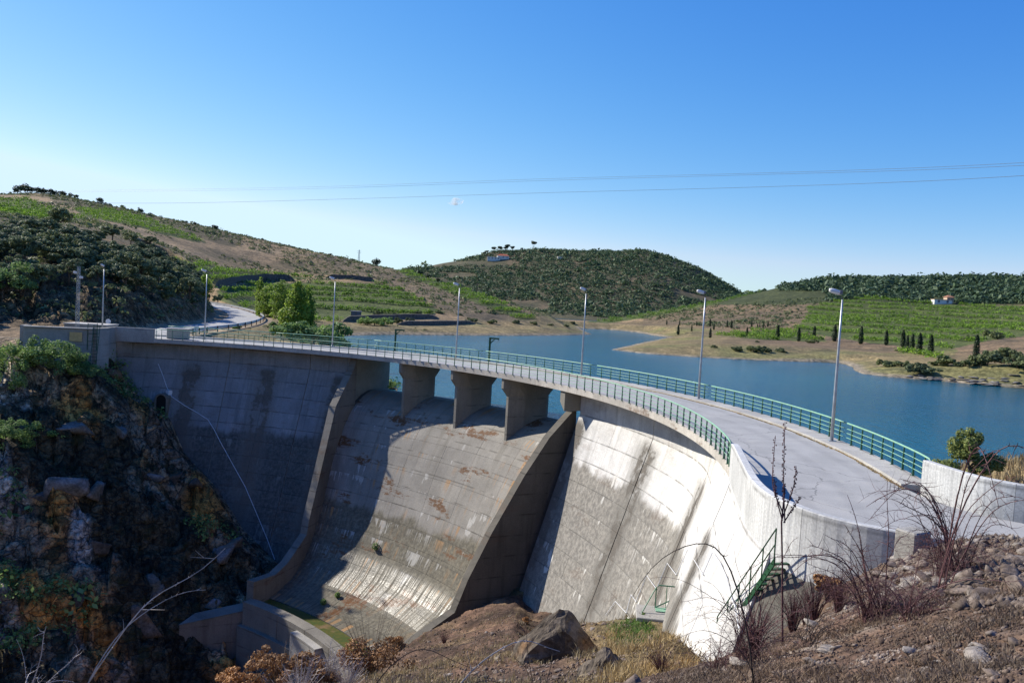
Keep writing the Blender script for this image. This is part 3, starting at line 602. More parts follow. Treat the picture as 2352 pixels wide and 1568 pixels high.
# training walls
def twall(name, edge, side, prof, zfoot, mt=None):
    rings = []
    for r, zt in prof:
        a = edge(r) ; o = .85 / r * 57.2958 * side
        rings.append([pol(a, r, zfoot(r)), pol(a, r, zt), pol(a + o, r, zt), pol(a + o, r, zfoot(r) - (4 if name != 'x' else 0))])
    m = MB().sweep(rings); me = m.mesh(name, mt or DRK)
    l = me.uv_layers.new(name='UVMap'); 
    for lo in me.loops:
        v = me.vertices[lo.vertex_index].co; l.data[lo.index].uv = (v.x * .7 + v.y * .7, v.z)
    return put(name, me, dam)
def dense(p, n=4):
    o = []
    for a, b in zip(p[:-1], p[1:]):
        for i in range(n): o.append((a[0] + (b[0] - a[0]) * i / n, a[1] + (b[1] - a[1]) * i / n))
    return o + [p[-1]]
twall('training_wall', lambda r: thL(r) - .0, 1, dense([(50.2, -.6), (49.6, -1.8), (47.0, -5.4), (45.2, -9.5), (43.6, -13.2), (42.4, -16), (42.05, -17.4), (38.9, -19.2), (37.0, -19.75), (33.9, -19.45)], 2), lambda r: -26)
twall('training_wall', lambda r: thR(r), -1, dense([(50.6, -1.9), (50, -2.4), (48.15, -4.25), (46.1, -7.25), (43.55, -11.6), (41.75, -15.1), (40.8, -17.5), (37.6, -19.3), (36.0, -20.1)], 2), lambda r: -27, concrete('stained_shaded_concrete', (.125, .112, .09), (.05, .045, .036), streak=.7, rust=.1, white=0))  # stained wall whose colour also carries the deep shade of its outer side
# basin: floor, sill with its lower ledge and buttresses, water
m = MB(); m.prism([pol(t, 37.5) for t in range(62, 30, -2)] + [pol(t, 33.4) for t in range(32, 64, 2)], -26, -22.3); m.build('basin_floor', BODY, dam)
def ringwall(name, ta, tb, r0, r1, z0, z1, mat, n=16):
    m = MB(); rings = []
    for i in range(n + 1):
        t = ta + (tb - ta) * i / n; rings.append([pol(t, r0, z0), pol(t, r0, z1), pol(t, r1, z1), pol(t, r1, z0)])
    me = m.sweep(rings).mesh(name, mat); l = me.uv_layers.new(name='UVMap')
    for lo in me.loops:
        v = me.vertices[lo.vertex_index].co; l.data[lo.index].uv = (v.x * .8 + v.y * .5, v.z)
    return put(name, me, dam)
for a, b in ((59.4, 51.6), (51.5, 44.6), (44.5, 37.6), (37.5, 30.0)): ringwall('basin_sill', a, b, 33.0, 34.05, -24, -20.98, DRK, 6)
ringwall('sill_base', 59.6, 29, 32.55, 33.4, -29, -23.0, DRK)
ringwall('sill_buttress', 46.5, 39.5, 32.35, 33.04, -29, -21.35, PLN, 5)
k = N('basin_algae', .45, .4); P = k.pos(); k.col(k.mix(k.ramp(k.noise(.9, 5, P), .4, .6), (.055, .075, .010), (.10, .085, .015))); k.col(k.mix(k.ramp(k.noise(.5, 4, P), .56, .68), k.mix(k.ramp(k.noise(2.5, 5, P), .4, .6), (.05, .07, .010), (.085, .08, .014)), (.17, .11, .05))); k.bump(k.noise(5, 4, P), .5, .03)
m = MB(); m.prism([pol(t, 37.6) for t in range(61, 31, -2)] + [pol(t, 33.9) for t in range(33, 62, 2)], -22.4, -21.72); tag(m.build('basin_water', k.m), kind='structure')
# piers with flared caps
def pier(th, half=False):
    m = MB(); rings = []
    def rg(z, r0, r1, wn, wr):
        q = lambda r, wd: (wd / 2 / r * 57.2958)
        P_ = [(r0, -q(r0, wn)), (r0 + 1.6, -q(r0 + 1.6, wr)), (r1 - .5, -q(r1, wr)), (r1, -q(r1, wr * .4)), (r1, q(r1, wr * .4)), (r1 - .5, q(r1, wr)), (r0 + 1.6, q(r0 + 1.6, wr)), (r0, q(r0, wn))]
        return [pol(th + a, r, z) for r, a in P_]
    rings = [rg(-8, 49.62, 54.3, .30, 1.1), rg(-2.05, 49.62, 54.3, .30, 1.1), rg(-1.35, 48.98, 55.0, .30, 1.1), rg(-.48, 48.98, 55.0, .30, 1.1)]
    me = m.sweep(rings).mesh('pier', PIER); l = me.uv_layers.new(name='UVMap')
    for lo in me.loops:
        v = me.vertices[lo.vertex_index].co; l.data[lo.index].uv = (v.x * .6 + v.y * .8, v.z)
    return put('pier', me, dam)
m = MB(); _q = lambda r_, w_: w_ / r_ * 57.2958
m.sweep([[pol(27.9, 49.0, z), pol(27.9, 56.6, z), pol(27.9 + o_, 56.6, z), pol(27.9 + o_, 49.0, z)] for z, o_ in ((-2.05, .02), (-1.35, .8), (-.48, .8))]); m.build('bracket', PIER, dam)
for x, r in ((920, 48.98), (1039, 48.98), (1156, 48.98)):
    pier(az_on_circle(x, r))
# crest slab, kerbs, road
def strip(name, ua, ub, o0, o1, z0, z1, mat, n=60, parent=dam, uvs=1):
    m = MB(); rings = []
    for i in range(n + 1):
        u = ua + (ub - ua) * i / n; rings.append([wall_pt(u, o0, z0), wall_pt(u, o0, z1), wall_pt(u, o1, z1), wall_pt(u, o1, z0)])
    me = m.sweep(rings).mesh(name, mat); l = me.uv_layers.new(name='UVMap')
    for lo in me.loops:
        i, q = divmod(lo.vertex_index, 4) if lo.vertex_index < 4 * (n + 1) else (0, 0); u = ua + (ub - ua) * i / n
        l.data[lo.index].uv = (u, me.vertices[lo.vertex_index].co.z + (0 if q in (0, 1) else 1.0 if q == 2 else .6))
    return put(name, me, parent)
UL, UR = u_of(95.6), u_of(-8.9)
for a, b in zip(np.linspace(UL, UR, 11)[:-1], np.linspace(UL, UR, 11)[1:]):
    strip('edge_beam', a - .012, b + .012, 0.0, -.42, -.46, .0, STR, 10)
    strip('deck_slab', a, b, -.42, -6.62, -.46, -.135, PLN, 10)
for a, b in zip(np.linspace(UL, u_of(-9.2), 28)[:-1], np.linspace(UL, u_of(-9.2), 28)[1:]):
    strip('sidewalk_slab', a - .012, b + .012, -6.62, -7.85, -.46, rnd.uniform(-.006, .006), TOPC, 4)
k = N('asphalt', .9, .25); P = k.pos(); a1 = k.noise(60, 3, P); a2 = k.noise(.5, 5, P); a3 = k.noise(1., 5, k.scaled(P, (.25, .25, .25)), .7)
c = k.mix(k.ramp(a2, .3, .7), (.30, .295, .28), (.36, .352, .335)); c = k.mix(k.ramp(a1, .35, .65), k.mix(1, c, (.8, .8, .8), 'MULTIPLY'), k.mix(1, c, (1.18, 1.18, 1.18), 'MULTIPLY'))
c = k.mix(k.math('MULTIPLY', k.ramp(a3, .52, .7), .35), c, (.36, .34, .30))
vor = k.n('TexVoronoi', feature='DISTANCE_TO_EDGE'); vor.inputs['Scale'].default_value = .16; vv = k.n('VectorMath', operation='ADD'); k.l(P, vv.inputs[0]); k.l(k.noise(.8, 3, P, out=1), vv.inputs[1]); k.l(vv.outputs[0], vor.inputs['Vector'])
c = k.mix(k.math('MULTIPLY', k.ramp(vor.outputs[0], .006, .0015), .55), c, (.08, .08, .08)); sx_ = k.n('SeparateXYZ'); k.l(P, sx_.inputs[0]); rr_ = k.math('SQRT', k.math('ADD', k.math('POWER', k.math('SUBTRACT', sx_.outputs[0], CX), 2), k.math('POWER', k.math('SUBTRACT', sx_.outputs[1], CY), 2)))
tr_ = k.math('MULTIPLY', k.math('COSINE', k.math('MULTIPLY', k.math('SUBTRACT', k.math('ADD', rr_, k.math('MULTIPLY', k.noise(.08, 2, P), .8)), 51.6), 6.2832 / 1.7)), k.ramp(k.noise(.15, 3, P), .3, .6))
c = k.mix(k.ramp(tr_, 0, 1, 0, .5), c, k.mix(1, c, (.80, .80, .81), 'MULTIPLY')); n9 = k.noise(.9, 6, P, .75); c = k.mix(k.math('MULTIPLY', k.ramp(n9, .55, .68), .35), c, (.42, .40, .35)); k.col(c); k.bump(a1, .4, .01); ASPH = k.m
near_e = [wall_pt(u, -.40, -.13) for u in np.linspace(UL, UR, 90)] + [wall_pt(u, -.34, -.13) for u in np.linspace(UR - .4, U0 - PS[-1] + .1, 26)] + [(20, 16.6, -.13), (32, 11.5, -.13), (60, 2, -.13)]
far_e = [wall_pt(u, -6.64, -.13) for u in np.linspace(UL, u_of(-9.2), 90)] + [tuple(list(p) + [-.13]) for p in catmull([wall_pt(u_of(-9.2), -6.64, 0)[:2], (16.0, 30.2), (16.6, 28.4), (18.0, 27.0), (21, 25.6), (27, 24.0)], 5)[1:]] + [(35, 22.0, -.13), (45, 20.5, -.13), (70, 18, -.13)]
n = min(len(near_e), len(far_e)); ne = near_e; fe = far_e
def resample(p, n):
    p = np.array(p); s = np.r_[0, np.cumsum(np.linalg.norm(np.diff(p, axis=0), axis=1))]; q = np.linspace(0, s[-1], n); return np.c_[[np.interp(q, s, p[:, i]) for i in range(3)]].T
ne = np.vstack([np.array(near_e[:90]), resample(near_e[89:], 40)[1:]]); fe = np.vstack([np.array(far_e[:90]), resample(far_e[89:], 40)[1:]])
V = np.vstack([ne, fe]); n = len(ne); F = [[i, i + 1, n + i + 1, n + i] for i in range(n - 1)]
F = [f[::-1] for f in F]
rd = MB(); rd.add(V, F)
q = np.array(ROADL); t = np.gradient(q, axis=0); t /= np.linalg.norm(t, axis=1)[:, None]; nn = np.c_[t[:, 1], -t[:, 0]]
zz = H(q[:, 0], q[:, 1], False) + .09; hw = 3.1
La = np.c_[q + nn * (hw + .0), zz]; Lb = np.c_[q - nn * hw, zz]
V = np.vstack([La, Lb]); n = len(q); rd.add(V, [[i, i + 1, n + i + 1, n + i] for i in range(n - 1)])
rd.add([(-38.5, 90.4, -.126), (-37.8, 97.2, -.126), (-41, 99.5, -.126), (-48.5, 99.5, -.126), (-48.5, 91.2, -.126)], [[0, 1, 2, 3, 4]])
me = rd.mesh('road', ASPH); tag(put('road', me), kind='structure')
# low board-marked parapets: flared one near the camera, one across the road, one at the far end
def uvmesh(me):
    l = me.uv_layers.new(name='UVMap'); s = 0
    for lo in me.loops:
        v = me.vertices[lo.vertex_index].co; l.data[lo.index].uv = (v.x * .55 + v.y * .85, v.z)
    return me
def wallstrip(name, pts, th, zt, zb, mat, parent, side=1, chamf=.03):
    p = np.array(pts); t = np.gradient(p, axis=0); t /= np.linalg.norm(t, axis=1)[:, None]; nn = np.c_[t[:, 1], -t[:, 0]] * side
    rings = []; ZT = zt if hasattr(zt, '__len__') else [zt] * len(p); ZB = zb if hasattr(zb, '__len__') else [zb] * len(p)
    for i in range(len(p)):
        a = p[i]; b = p[i] + nn[i] * th; c1 = a + nn[i] * chamf; c2 = b - nn[i] * chamf
        rings.append([(a[0], a[1], ZB[i]), (a[0], a[1], ZT[i] - chamf), (c1[0], c1[1], ZT[i]), (c2[0], c2[1], ZT[i]), (b[0], b[1], ZT[i] - chamf), (b[0], b[1], ZB[i])])
    return put(name, uvmesh(MB().sweep(rings).mesh(name, mat)), parent)
us = np.linspace(u_of(-8.75), U0 - PS[-1] + .02, 44); pp = [wall_pt(u, .03, 0)[:2] for u in us]
cut = [0, 15, 29, 43]
par = thing('parapet_wall', 'pale board-marked concrete parapet curving out at the near end of the dam', 'wall')
for a, b in zip(cut[:-1], cut[1:]):
    idx = list(range(a, b + 1)); P2 = [pp[i] for i in idx]
    if a: P2[0] = tuple(np.array(P2[0]) + (np.array(P2[1]) - np.array(P2[0])) * .04)
    wallstrip('wall_section', P2, .30, [1.05 if us[i] < u_of(-9.6) else 1.0 for i in idx], [-.62 if us[i] > u_of(-9.4) - 9.3 else -2.6 for i in idx], BRD, par, side=-1 if (np.cross(np.array(pp[1]) - np.array(pp[0]), np.array(path_at(us[0])[1])) < 0) else 1)
fw = catmull([wall_pt(u_of(-9.35), -7.3, 0)[:2], (16.75, 30.3), (17.15, 28.9), (18.3, 27.75), (20.5, 26.6), (25, 25.0), (34, 23.2)], 6)
far_par = thing('parapet_wall', 'pale concrete wall curving away at the lake side where the green railing stops', 'wall')
for a, b in ((0, 16), (16, 26), (26, 36)): wallstrip('wall_section', fw[a:b + 1] if not a else np.vstack([fw[a] + (fw[a + 1] - fw[a]) * .04, fw[a + 1:b + 1]]), .30, 1.05, -.5, BRD, far_par, side=-1)
# ================================================================= RAILINGS, LAMPS, CRANES
GREEN = simple('green_rail_paint', (.055, .16, .085), .45, var=.25, scale=6, spec=.4)
GREENT = simple('chalked_green_paint', (.22, .40, .26), .45, var=.12, scale=4, spec=.4)
DKG = simple('dark_green_paint', (.022, .075, .035), .5, var=.3, scale=8)
STEEL = simple('galvanised_steel', (.42, .44, .46), .42, metal=.55, var=.15, scale=3)
RUSTY = simple('dark_steel', (.06, .06, .065), .6, var=.3, scale=10)
WHITE = simple('white_enamel', (.62, .62, .62), .35, var=.06, scale=5)
GLASS = simple('lamp_glass', (.70, .70, .68), .12, var=.05, scale=5, spec=.6)
DARKL = simple('lamp_body_grey', (.13, .13, .16), .4, var=.1, scale=5)
def rail_pt(u, off, z): return wall_pt(u, off, z)
def railing(label, ua, ub, off, n, group, turn_a=False, turn_b=False, broken=False):
    q, nrm = path_at((ua + ub) / 2); t = thing('railing', label, 'railing', wall_pt((ua + ub) / 2, off, 0), 0, group); ox, oy, oz = t.location
    loc = lambda p: (p[0] - ox, p[1] - oy, p[2] - oz)
    seg = max(2, int(abs(ub - ua) / 1.0)); us = np.linspace(ua, ub, seg + 1)
    top = [loc(rail_pt(u, off, 1.05)) for u in us]
    if turn_b: top = top[:-1] + [loc(rail_pt(ub + np.sign(ua - ub) * .12, off, 1.04)), loc(rail_pt(ub, off, .93)), loc(rail_pt(ub, off, .5)), loc(rail_pt(ub, off, .01))]
    if turn_a: top = [loc(rail_pt(ua, off, .01)), loc(rail_pt(ua, off, .5)), loc(rail_pt(ua, off, .93)), loc(rail_pt(ua + np.sign(ub - ua) * .12, off, 1.04))] + top[1:]
    MB().tube(top, .042, 8).build('handrail', GREENT, t, smooth=True)
    for z in (.30, .53, .76):
        MB().tube([loc(rail_pt(u, off, z)) for u in us], .019, 6).build('rail', GREENT, t, smooth=True)
    pm = {}
    for i in range(n):
        u = ua + (ub - ua) * (i + .5) / n
        (x, y, z), (q_, nn) = rail_pt(u, off, 0), path_at(u)
        if 'p' not in pm:      # tapered flat post with a foot plate
            b = MB(); s = .05
            b.sweep([[(-s, -.012, 0), (s, -.012, 0), (s, .012, 0), (-s, .012, 0)], [(-.03, -.012, 1.01), (.03, -.012, 1.01), (.03, .012, 1.01), (-.03, .012, 1.01)]])
            b.box((0, 0, .006), (.17, .10, .012)); pm['p'] = b.mesh('post', GREEN)
        o = put('post', pm['p'], t, loc((x, y, 0.004)), (0, 0, math.atan2(nn[1], nn[0])))
    return t
GR = 'green steel railings along the dam crest'
ua, ub = u_of(90.6), u_of(-8.7)
railing('long green railing along the downstream edge of the dam road', ua, ub, .06 - .02, 71, GR, True, True)
secs = [(-9.0, 1.0, 'green railing section at the near end of the lake side, ending at the pale wall', 8, True), (1.25, 18.6, 'green lake side railing section right of the second nearest lamp post', 14, False), (18.85, 34.4, 'green lake side railing section between the second and third nearest lamp posts', 12, False),
        (34.65, 50.3, 'green lake side railing section ending at the nearer green hoist post', 12, False), (50.55, 65.8, 'green lake side railing section between the two green hoist posts', 12, False), (66.05, 79, 'green lake side railing section left of the farther hoist post', 10, False), (79.2, 92.5, 'farthest green lake side railing section by the cabinet', 10, False)]
for a, b, lb, n, tb in secs: railing(lb, u_of(b), u_of(a), -7.72, n, GR, False, tb)
# green strip of dry weeds at the kerb: stuff, built with the plants
def lamp_mesh():
    r = {}
    r['pole'] = MB().tube([(0, 0, 0), (0, 0, 2.5), (0, 0, 5), (0, 0, 7.45)], [.095, .078, .062, .042], 10).mesh('pole', STEEL, True)
    r['foot_plate'] = MB().box((0, 0, .015), (.42, .42, .03)).mesh('foot_plate', STEEL)
    r['arm'] = MB().tube([(0, 0, 7.40), (0, 0, 7.5), (-.10, 0, 7.62), (-.26, 0, 7.72)], .024, 6).mesh('arm', RUSTY)
    # lantern: a rounded tilted box with glass below
    m = MB(); rings = []; prof = [(-.08, .08, .08), (0, .12, .12), (.22, .14, .135), (.42, .125, .12), (.54, .08, .08)]
    for x, wy, h in prof: rings.append([(-.18 - x, wy * math.cos(a), 7.80 + x * .22 + max(0, math.sin(a)) * h) for a in np.linspace(0, math.pi, 9)] + [(-.18 - x, -wy * .9, 7.79 + x * .22), (-.18 - x, wy * .9, 7.79 + x * .22)])
    r['lamp_housing'] = m.sweep(rings).mesh('lamp_housing', WHITE, True)
    m = MB(); m.sweep([[(-.18 - x, wy * .92 * math.cos(a), 7.785 + x * .22 + min(0, math.sin(a)) * h * .95) for a in np.linspace(math.pi, 2 * math.pi, 9)] for x, wy, h in prof[1:]])
    r['lamp_glass'] = m.mesh('lamp_glass', GLASS, True)
    r['lamp_cap'] = MB().box((-.13, 0, 7.82), (.16, .26, .22), 0, .03).mesh('lamp_cap', DARKL)
    return r
LM = lamp_mesh()
def lamp(p, rz, label, h=1.0, group='lamp posts on the dam'):
    t = thing('street_lamp', label, 'street lamp', p, rz, group)
    for n_, me in LM.items(): put(n_, me, t)
    t.scale = (1, 1, h); return t
for ix, lb in ((1910, 'nearest and tallest-looking grey lamp post on the lake side kerb'), (1604, 'second nearest lamp post on the lake side kerb'), (1335, 'third lamp post from the camera, right of the nearer hoist post'),
               (1047, 'lamp post standing between the two green hoist posts'), (763, 'lamp post above the green trees left of the farther hoist post'), (470, 'farthest lamp post on the dam, in front of the bending road')):
    r = 56.05; th = az_on_circle(ix, r) if ix > 500 else 87.3
    p = pol(th, r, 0.004) if ix > 500 else at_dist(470, 770, 99.5) * [1, 1, 0]
    lamp(p, math.radians(th) if ix > 1200 else math.radians(th) - .5, lb)
p = at_dist(235, 745, 101); p[2] = -.1; lamp(p, 1.6, 'thin lamp post behind the far end wall, right of the lattice mast')
# lattice mast with two floodlights
p = at_dist(177, 750, 101.5); p[2] = -.1; t = thing('lattice_mast', 'lattice mast with two floodlights behind the far end wall', 'mast', p)
HT = 7.6
for a, b in ((-.15, -.15), (.15, -.15), (.15, .15), (-.15, .15)): MB().tube([(a, b, 0), (a * .7, b * .7, HT)], .02, 5).build('leg', STEEL, t)
m = MB()
for i in range(19):
    z = .2 + i * .38; k1 = 1 - .3 * z / HT; k2 = 1 - .3 * (z + .38) / HT
    cs = [(-.15, -.15), (.15, -.15), (.15, .15), (-.15, .15)]
    for j in range(4):
        a, b = cs[j], cs[(j + 1) % 4]; m.tube([(a[0] * k1, a[1] * k1, z), (b[0] * k2, b[1] * k2, z + .38)], .009, 4)
m.build('bracing', STEEL, t)
for x, z in ((-.42, 6.9), (.42, 6.4)):
    f = MB().box((x * .8, -.1, z), (.36, .24, .28), 0, .05).build('floodlight', WHITE, t); MB().box((x * .8, -.235, z), (.28, .03, .2)).build('glass', GLASS, f)
# hoist posts
for ix, lb in ((907, 'farther green hoist post on the lake side of the dam'), (1123, 'nearer green hoist post with a bracketed arm')):
    th = az_on_circle(ix, 57.0); t = thing('hoist_post', lb, 'hoist', pol(th, 57.0, 0), math.radians(th) + 1.9, 'green hoist posts')
    MB().box((0, 0, 1.25), (.17, .17, 2.5)).build('post', DKG, t); MB().box((-.46, 0, 2.42), (1.1, .15, .16)).build('arm', DKG, t)
    m = MB(); m.sweep([[(-.08, -.05, 1.85), (-.08, .05, 1.85), (-.08, .05, 2.0), (-.08, -.05, 2.0)], [(-.5, -.05, 2.27), (-.5, .05, 2.27), (-.5, .05, 2.36), (-.5, -.05, 2.36)]]); m.build('brace', DKG, t)
    MB().tube([(-.92, 0, 2.34), (-.92, 0, 2.2)], .03, 6).build('hook', DKG, t); MB().box((0, 0, .02), (.36, .36, .04)).build('base_plate', DKG, t)
# ================================================================= FAR END OF THE DAM
P0 = np.array(wall_pt(u_of(90.9), .02, 0)[:2]); P1 = np.array(wall_pt(u_of(95.7), .15, 0)[:2])
fe_ = thing('parapet_wall', 'grey concrete parapet at the far end of the dam, left of the green railing', 'wall')
pts = [tuple(P0), tuple(np.array(wall_pt(u_of(93.2), .02, 0)[:2])), tuple(P1)]
wallstrip('wall_section', pts, .3, 1.08, -.5, PLN, fe_, side=1)
a = at_dist(242, 752, 97.8)[:2]; b = at_dist(215, 753, 96.2)[:2]; c_ = at_dist(57, 747, 97.5)[:2]
ww = thing('retaining_wall', 'tall grey retaining wall of the far abutment above the cliff shrubs', 'wall')
def slabwall(name, p, q, th, z1, z0, mat, parent, side=1):
    p = np.array(p); q = np.array(q); t_ = (q - p) / np.linalg.norm(q - p); n_ = np.array([-t_[1], t_[0]]) * side
    m = MB(); r = []
    for e in (p, q): r.append([(*e, z0), (*e, z1), (*(e + n_ * th), z1), (*(e + n_ * th), z0)])
    return put(name, uvmesh(m.sweep(r).mesh(name, mat)), parent)
slabwall('wall_section', a, b, .5, 1.06, -9, PLN, ww); slabwall('wall_section', b, c_, .5, .95, -9, PLN, ww)
slabwall('coping', np.array(b) + (.0, -.05), np.array(c_) + (0, -.05), .62, 1.06, .953, TOPC, ww)
slabwall('pier', np.array(c_) + (-.5, 0), np.array(c_) + (0, 0), 1.2, 1.1, -6, PLN, ww)
slabwall('side_return', np.array(a), P1 + (0, .3), .4, 1.04, -9, PLN, ww)
pl = at_dist(174, 773, 95.8); o = MB().box((0, 0, 0), (1.2, .04, .95)).build('plate', simple('ochre_sign', (.55, .36, .15), .6), loc=pl, rot=(0, 0, .25)); tag(o, 'small ochre sign plate on the far retaining wall', 'sign')
pq = at_dist(222, 775, 95.6); t = thing('ladder', 'green steel ladder on the far abutment wall', 'ladder', (pq[0], pq[1], pq[2] - 2.3), .15)
for s in (-.3, .3): MB().tube([(s, -.9, -.6), (s, 0, 3.6)], .035, 5).build('stile', DKG, t)
for i in range(12): MB().tube([(-.3, -.9 + .9 * (i + .5) / 12, -.6 + 4.2 * (i + .5) / 12), (.3, -.9 + .9 * (i + .5) / 12, -.6 + 4.2 * (i + .5) / 12)], .02, 4).build('rung', DKG, t)
pq = at_dist(212, 770, 95.6); t = thing('gate', 'small green gate frame beside the green ladder', 'gate', (pq[0], pq[1], -.4), .2)
for s in (-.45, .45): MB().tube([(s, 0, -.8), (s, 0, 2.0)], .04, 5).build('post', DKG, t)
for z in (.1, .9, 1.9): MB().tube([(-.45, 0, z), (.45, 0, z)], .025, 5).build('bar', DKG, t)
pq = at_dist(410, 757, 101); t = thing('cabinet', 'squat grey concrete box at the far end of the dam road', 'utility box', (pq[0], pq[1], -.1), .1)
MB().box((0, 0, .55), (2.3, 1.0, 1.1), 0, .04).build('body', PLN, t); MB().box((0, 0, 1.15), (2.5, 1.2, .1)).build('lid', TOPC, t)
pq = at_dist(246, 748, 104); t = thing('building', 'low grey flat-roofed block behind the far end wall', 'building', (pq[0] - 1.8, pq[1], -.85), .05)
MB().box((0, 0, .9), (4.6, 3, 1.9)).build('wall', PLN, t); MB().box((0, 0, 1.9), (4.8, 3.2, .12)).build('roof', TOPC, t)
for ix, iy, d, lb in ((452, 752, 108, 'small round white road sign near the grey box'), (249, 738, 106, 'small white road sign under the dark cutting')):
    pq = at_dist(ix, iy, d); t = thing('road_sign', lb, 'sign', (pq[0], pq[1], -.1)); hz = pq[2] + .1
    MB().tube([(0, 0, 0), (0, 0, hz)], .03, 5).build('pole', STEEL, t); MB().tube([(0, -.04, hz), (0, -.07, hz)], .30, 16).build('disc', WHITE, t)
# guard rail round the bend
gl = thing('guard_rail', 'galvanised crash barrier round the outside of the far road bend', 'crash barrier')
q = catmull([(-40.0, 99.5), (-40.6, 108), (-41.6, 123), (-44.2, 140), (-49.6, 162), (-57.5, 184), (-66, 203), (-78, 225), (-92, 245)], 6)
gz = H(q[:, 0], q[:, 1], False); gz = np.interp(np.arange(len(gz)), np.arange(len(gz))[::3], gz[::3]); gz = np.maximum(gz, -.2)
m = MB(); r = []
t_ = np.gradient(q, axis=0); t_ /= np.linalg.norm(t_, axis=1)[:, None]; nn = np.c_[t_[:, 1], -t_[:, 0]]
for i in range(len(q)):
    r.append([(q[i, 0] + nn[i, 0] * o_, q[i, 1] + nn[i, 1] * o_, gz[i] + z) for z, o_ in ((.42, 0), (.50, .06), (.58, 0), (.66, 0), (.74, .06), (.84, 0), (.84, -.03), (.42, -.03))])
m.sweep(r).build('beam', STEEL, gl)
pm = MB().box((0, 0, .3), (.12, .08, 1.1)).mesh('post', RUSTY)
for i in range(0, len(q), 2): put('post', pm, gl, (q[i, 0] + nn[i, 0] * .1, q[i, 1] + nn[i, 1] * .1, gz[i]))
# ================================================================= THINGS ON THE FACES
def on_face(ix, iy, off=.06, r0=47):
    """point where the photo ray meets the downstream face"""
    d = np.linspace(18, 110, 3000); p = at_dist(np.full(3000, ix), np.full(3000, iy), d); rr = np.hypot(p[:, 0] - CX, p[:, 1] - CY)
    fr = np.where(p[:, 2] > FACE_Z, FACE_R, FACE_R + FACE_K * (p[:, 2] - FACE_Z)); g = rr - fr; k = np.where((g[:-1] <= 0) & (g[1:] > 0))[0]
    if len(k) == 0: return None
    k = k[0]; v = np.array([CX, CY]) - p[k, :2]; v /= np.linalg.norm(v); return (p[k, 0] + v[0] * off, p[k, 1] + v[1] * off, p[k, 2])
PIPE = simple('pale_pipe', (.62, .64, .66), .5, var=.1)
q = [on_face(*a) for a in ((363.6, 834.7), (374, 860), (383.7, 888.7), (394.5, 910), (425, 931), (455, 948), (478, 962.8), (492, 985), (505.6, 1012), (535, 1065), (564, 1117), (590, 1178), (613.7, 1234.5), (632, 1284))]
t = thing('pipe', 'thin pale pipe running down the shaded left face of the dam', 'pipe'); MB().tube([p for p in q if p], .035, 6).build('tube', PIPE, t)
p = on_face(389, 901, .1); MB().box(p, (.5, .5, .5), 1.0).build('junction_box', PIPE, t)
p = on_face(374.5, 931, 0); t = thing('gallery_door', 'small dark arched opening low on the shaded left face', 'doorway', p, math.radians(88))
DK = simple('void_dark', (.01, .012, .01), .9)
m = MB(); arch = [(-.55, -1.0), (.55, -1.0), (.55, .7)] + [(.55 * math.cos(a), .7 + .55 * math.sin(a)) for a in np.linspace(.3, 2.8, 7)] + [(-.55, .7)]
m.sweep([[(o_, y, z) for y, z in arch] for o_ in (-.45, .6)]).build('opening', DK, t)
m = MB(); fr2 = [(-.55, -1.0), (-.55, .7)] + [(.55 * math.cos(a), .7 + .55 * math.sin(a)) for a in np.linspace(2.8, .3, 7)] + [(.55, .7), (.55, -1.0)]
fo = [(y * 1.35, .0 + z * 1.12) for y, z in fr2]
m.sweep([[(-.55, a[0], a[1]), (-.55, b_[0], b_[1]), (.6, b_[0], b_[1]), (.6, a[0], a[1])] for a, b_ in zip(fr2, fo)]).build('frame', DRK, t)
_U = np.linspace(u_of(30), U0 - PS[-1] + 1, 400); _Z = np.linspace(-17, -.7, 164)
_UU, _ZZ = np.meshgrid(_U, _Z); _qx = np.interp(U0 - _UU, PS, PATH[:, 0]); _qy = np.interp(U0 - _UU, PS, PATH[:, 1]); _nx = np.interp(U0 - _UU, PS, PN[:, 0]); _ny = np.interp(U0 - _UU, PS, PN[:, 1])
_kk = sstep(-9.4, 9, np.degrees(_UU / R1)); _of = (R1 - FACE_R) * _kk + .02 + np.maximum(0, -.62 + (FACE_Z + .62) * _kk - _ZZ) * FACE_K; _FX = _qx + _nx * _of; _FY = _qy + _ny * _of
_ix, _iy = to_img(np.stack([_FX, _FY, _ZZ], -1))
def near_face(ix, iy, off=.07):
    e = (_ix - ix) ** 2 + (_iy - iy) ** 2 + np.where(np.hypot(_FX, _FY) > 70, 1e6, 0); k = np.unravel_index(np.argmin(e), e.shape)
    return (_FX[k] + _nx[k] * off, _FY[k] + _ny[k] * off, _ZZ[k])
t = thing('cable_conduit', 'thin white zigzag conduit fixed low on the sunlit dam face', 'conduit')
q = [near_face(*a) for a in ((1395, 1412), (1415, 1380), (1440, 1408), (1465, 1362), (1464, 1382), (1489, 1320), (1510.7, 1351.6), (1534.8, 1292.3), (1556, 1320), (1584, 1260), (1619, 1318), (1641.6, 1267), (1656, 1290), (1671, 1325), (1684, 1365), (1692, 1390), (1705, 1440))]
q.pop(3); q.insert(3, near_face(1452, 1365))
for a, b in zip(q[:-1], q[1:]): MB().tube([a, b], .022, 5).build('tube', WHITE, t)
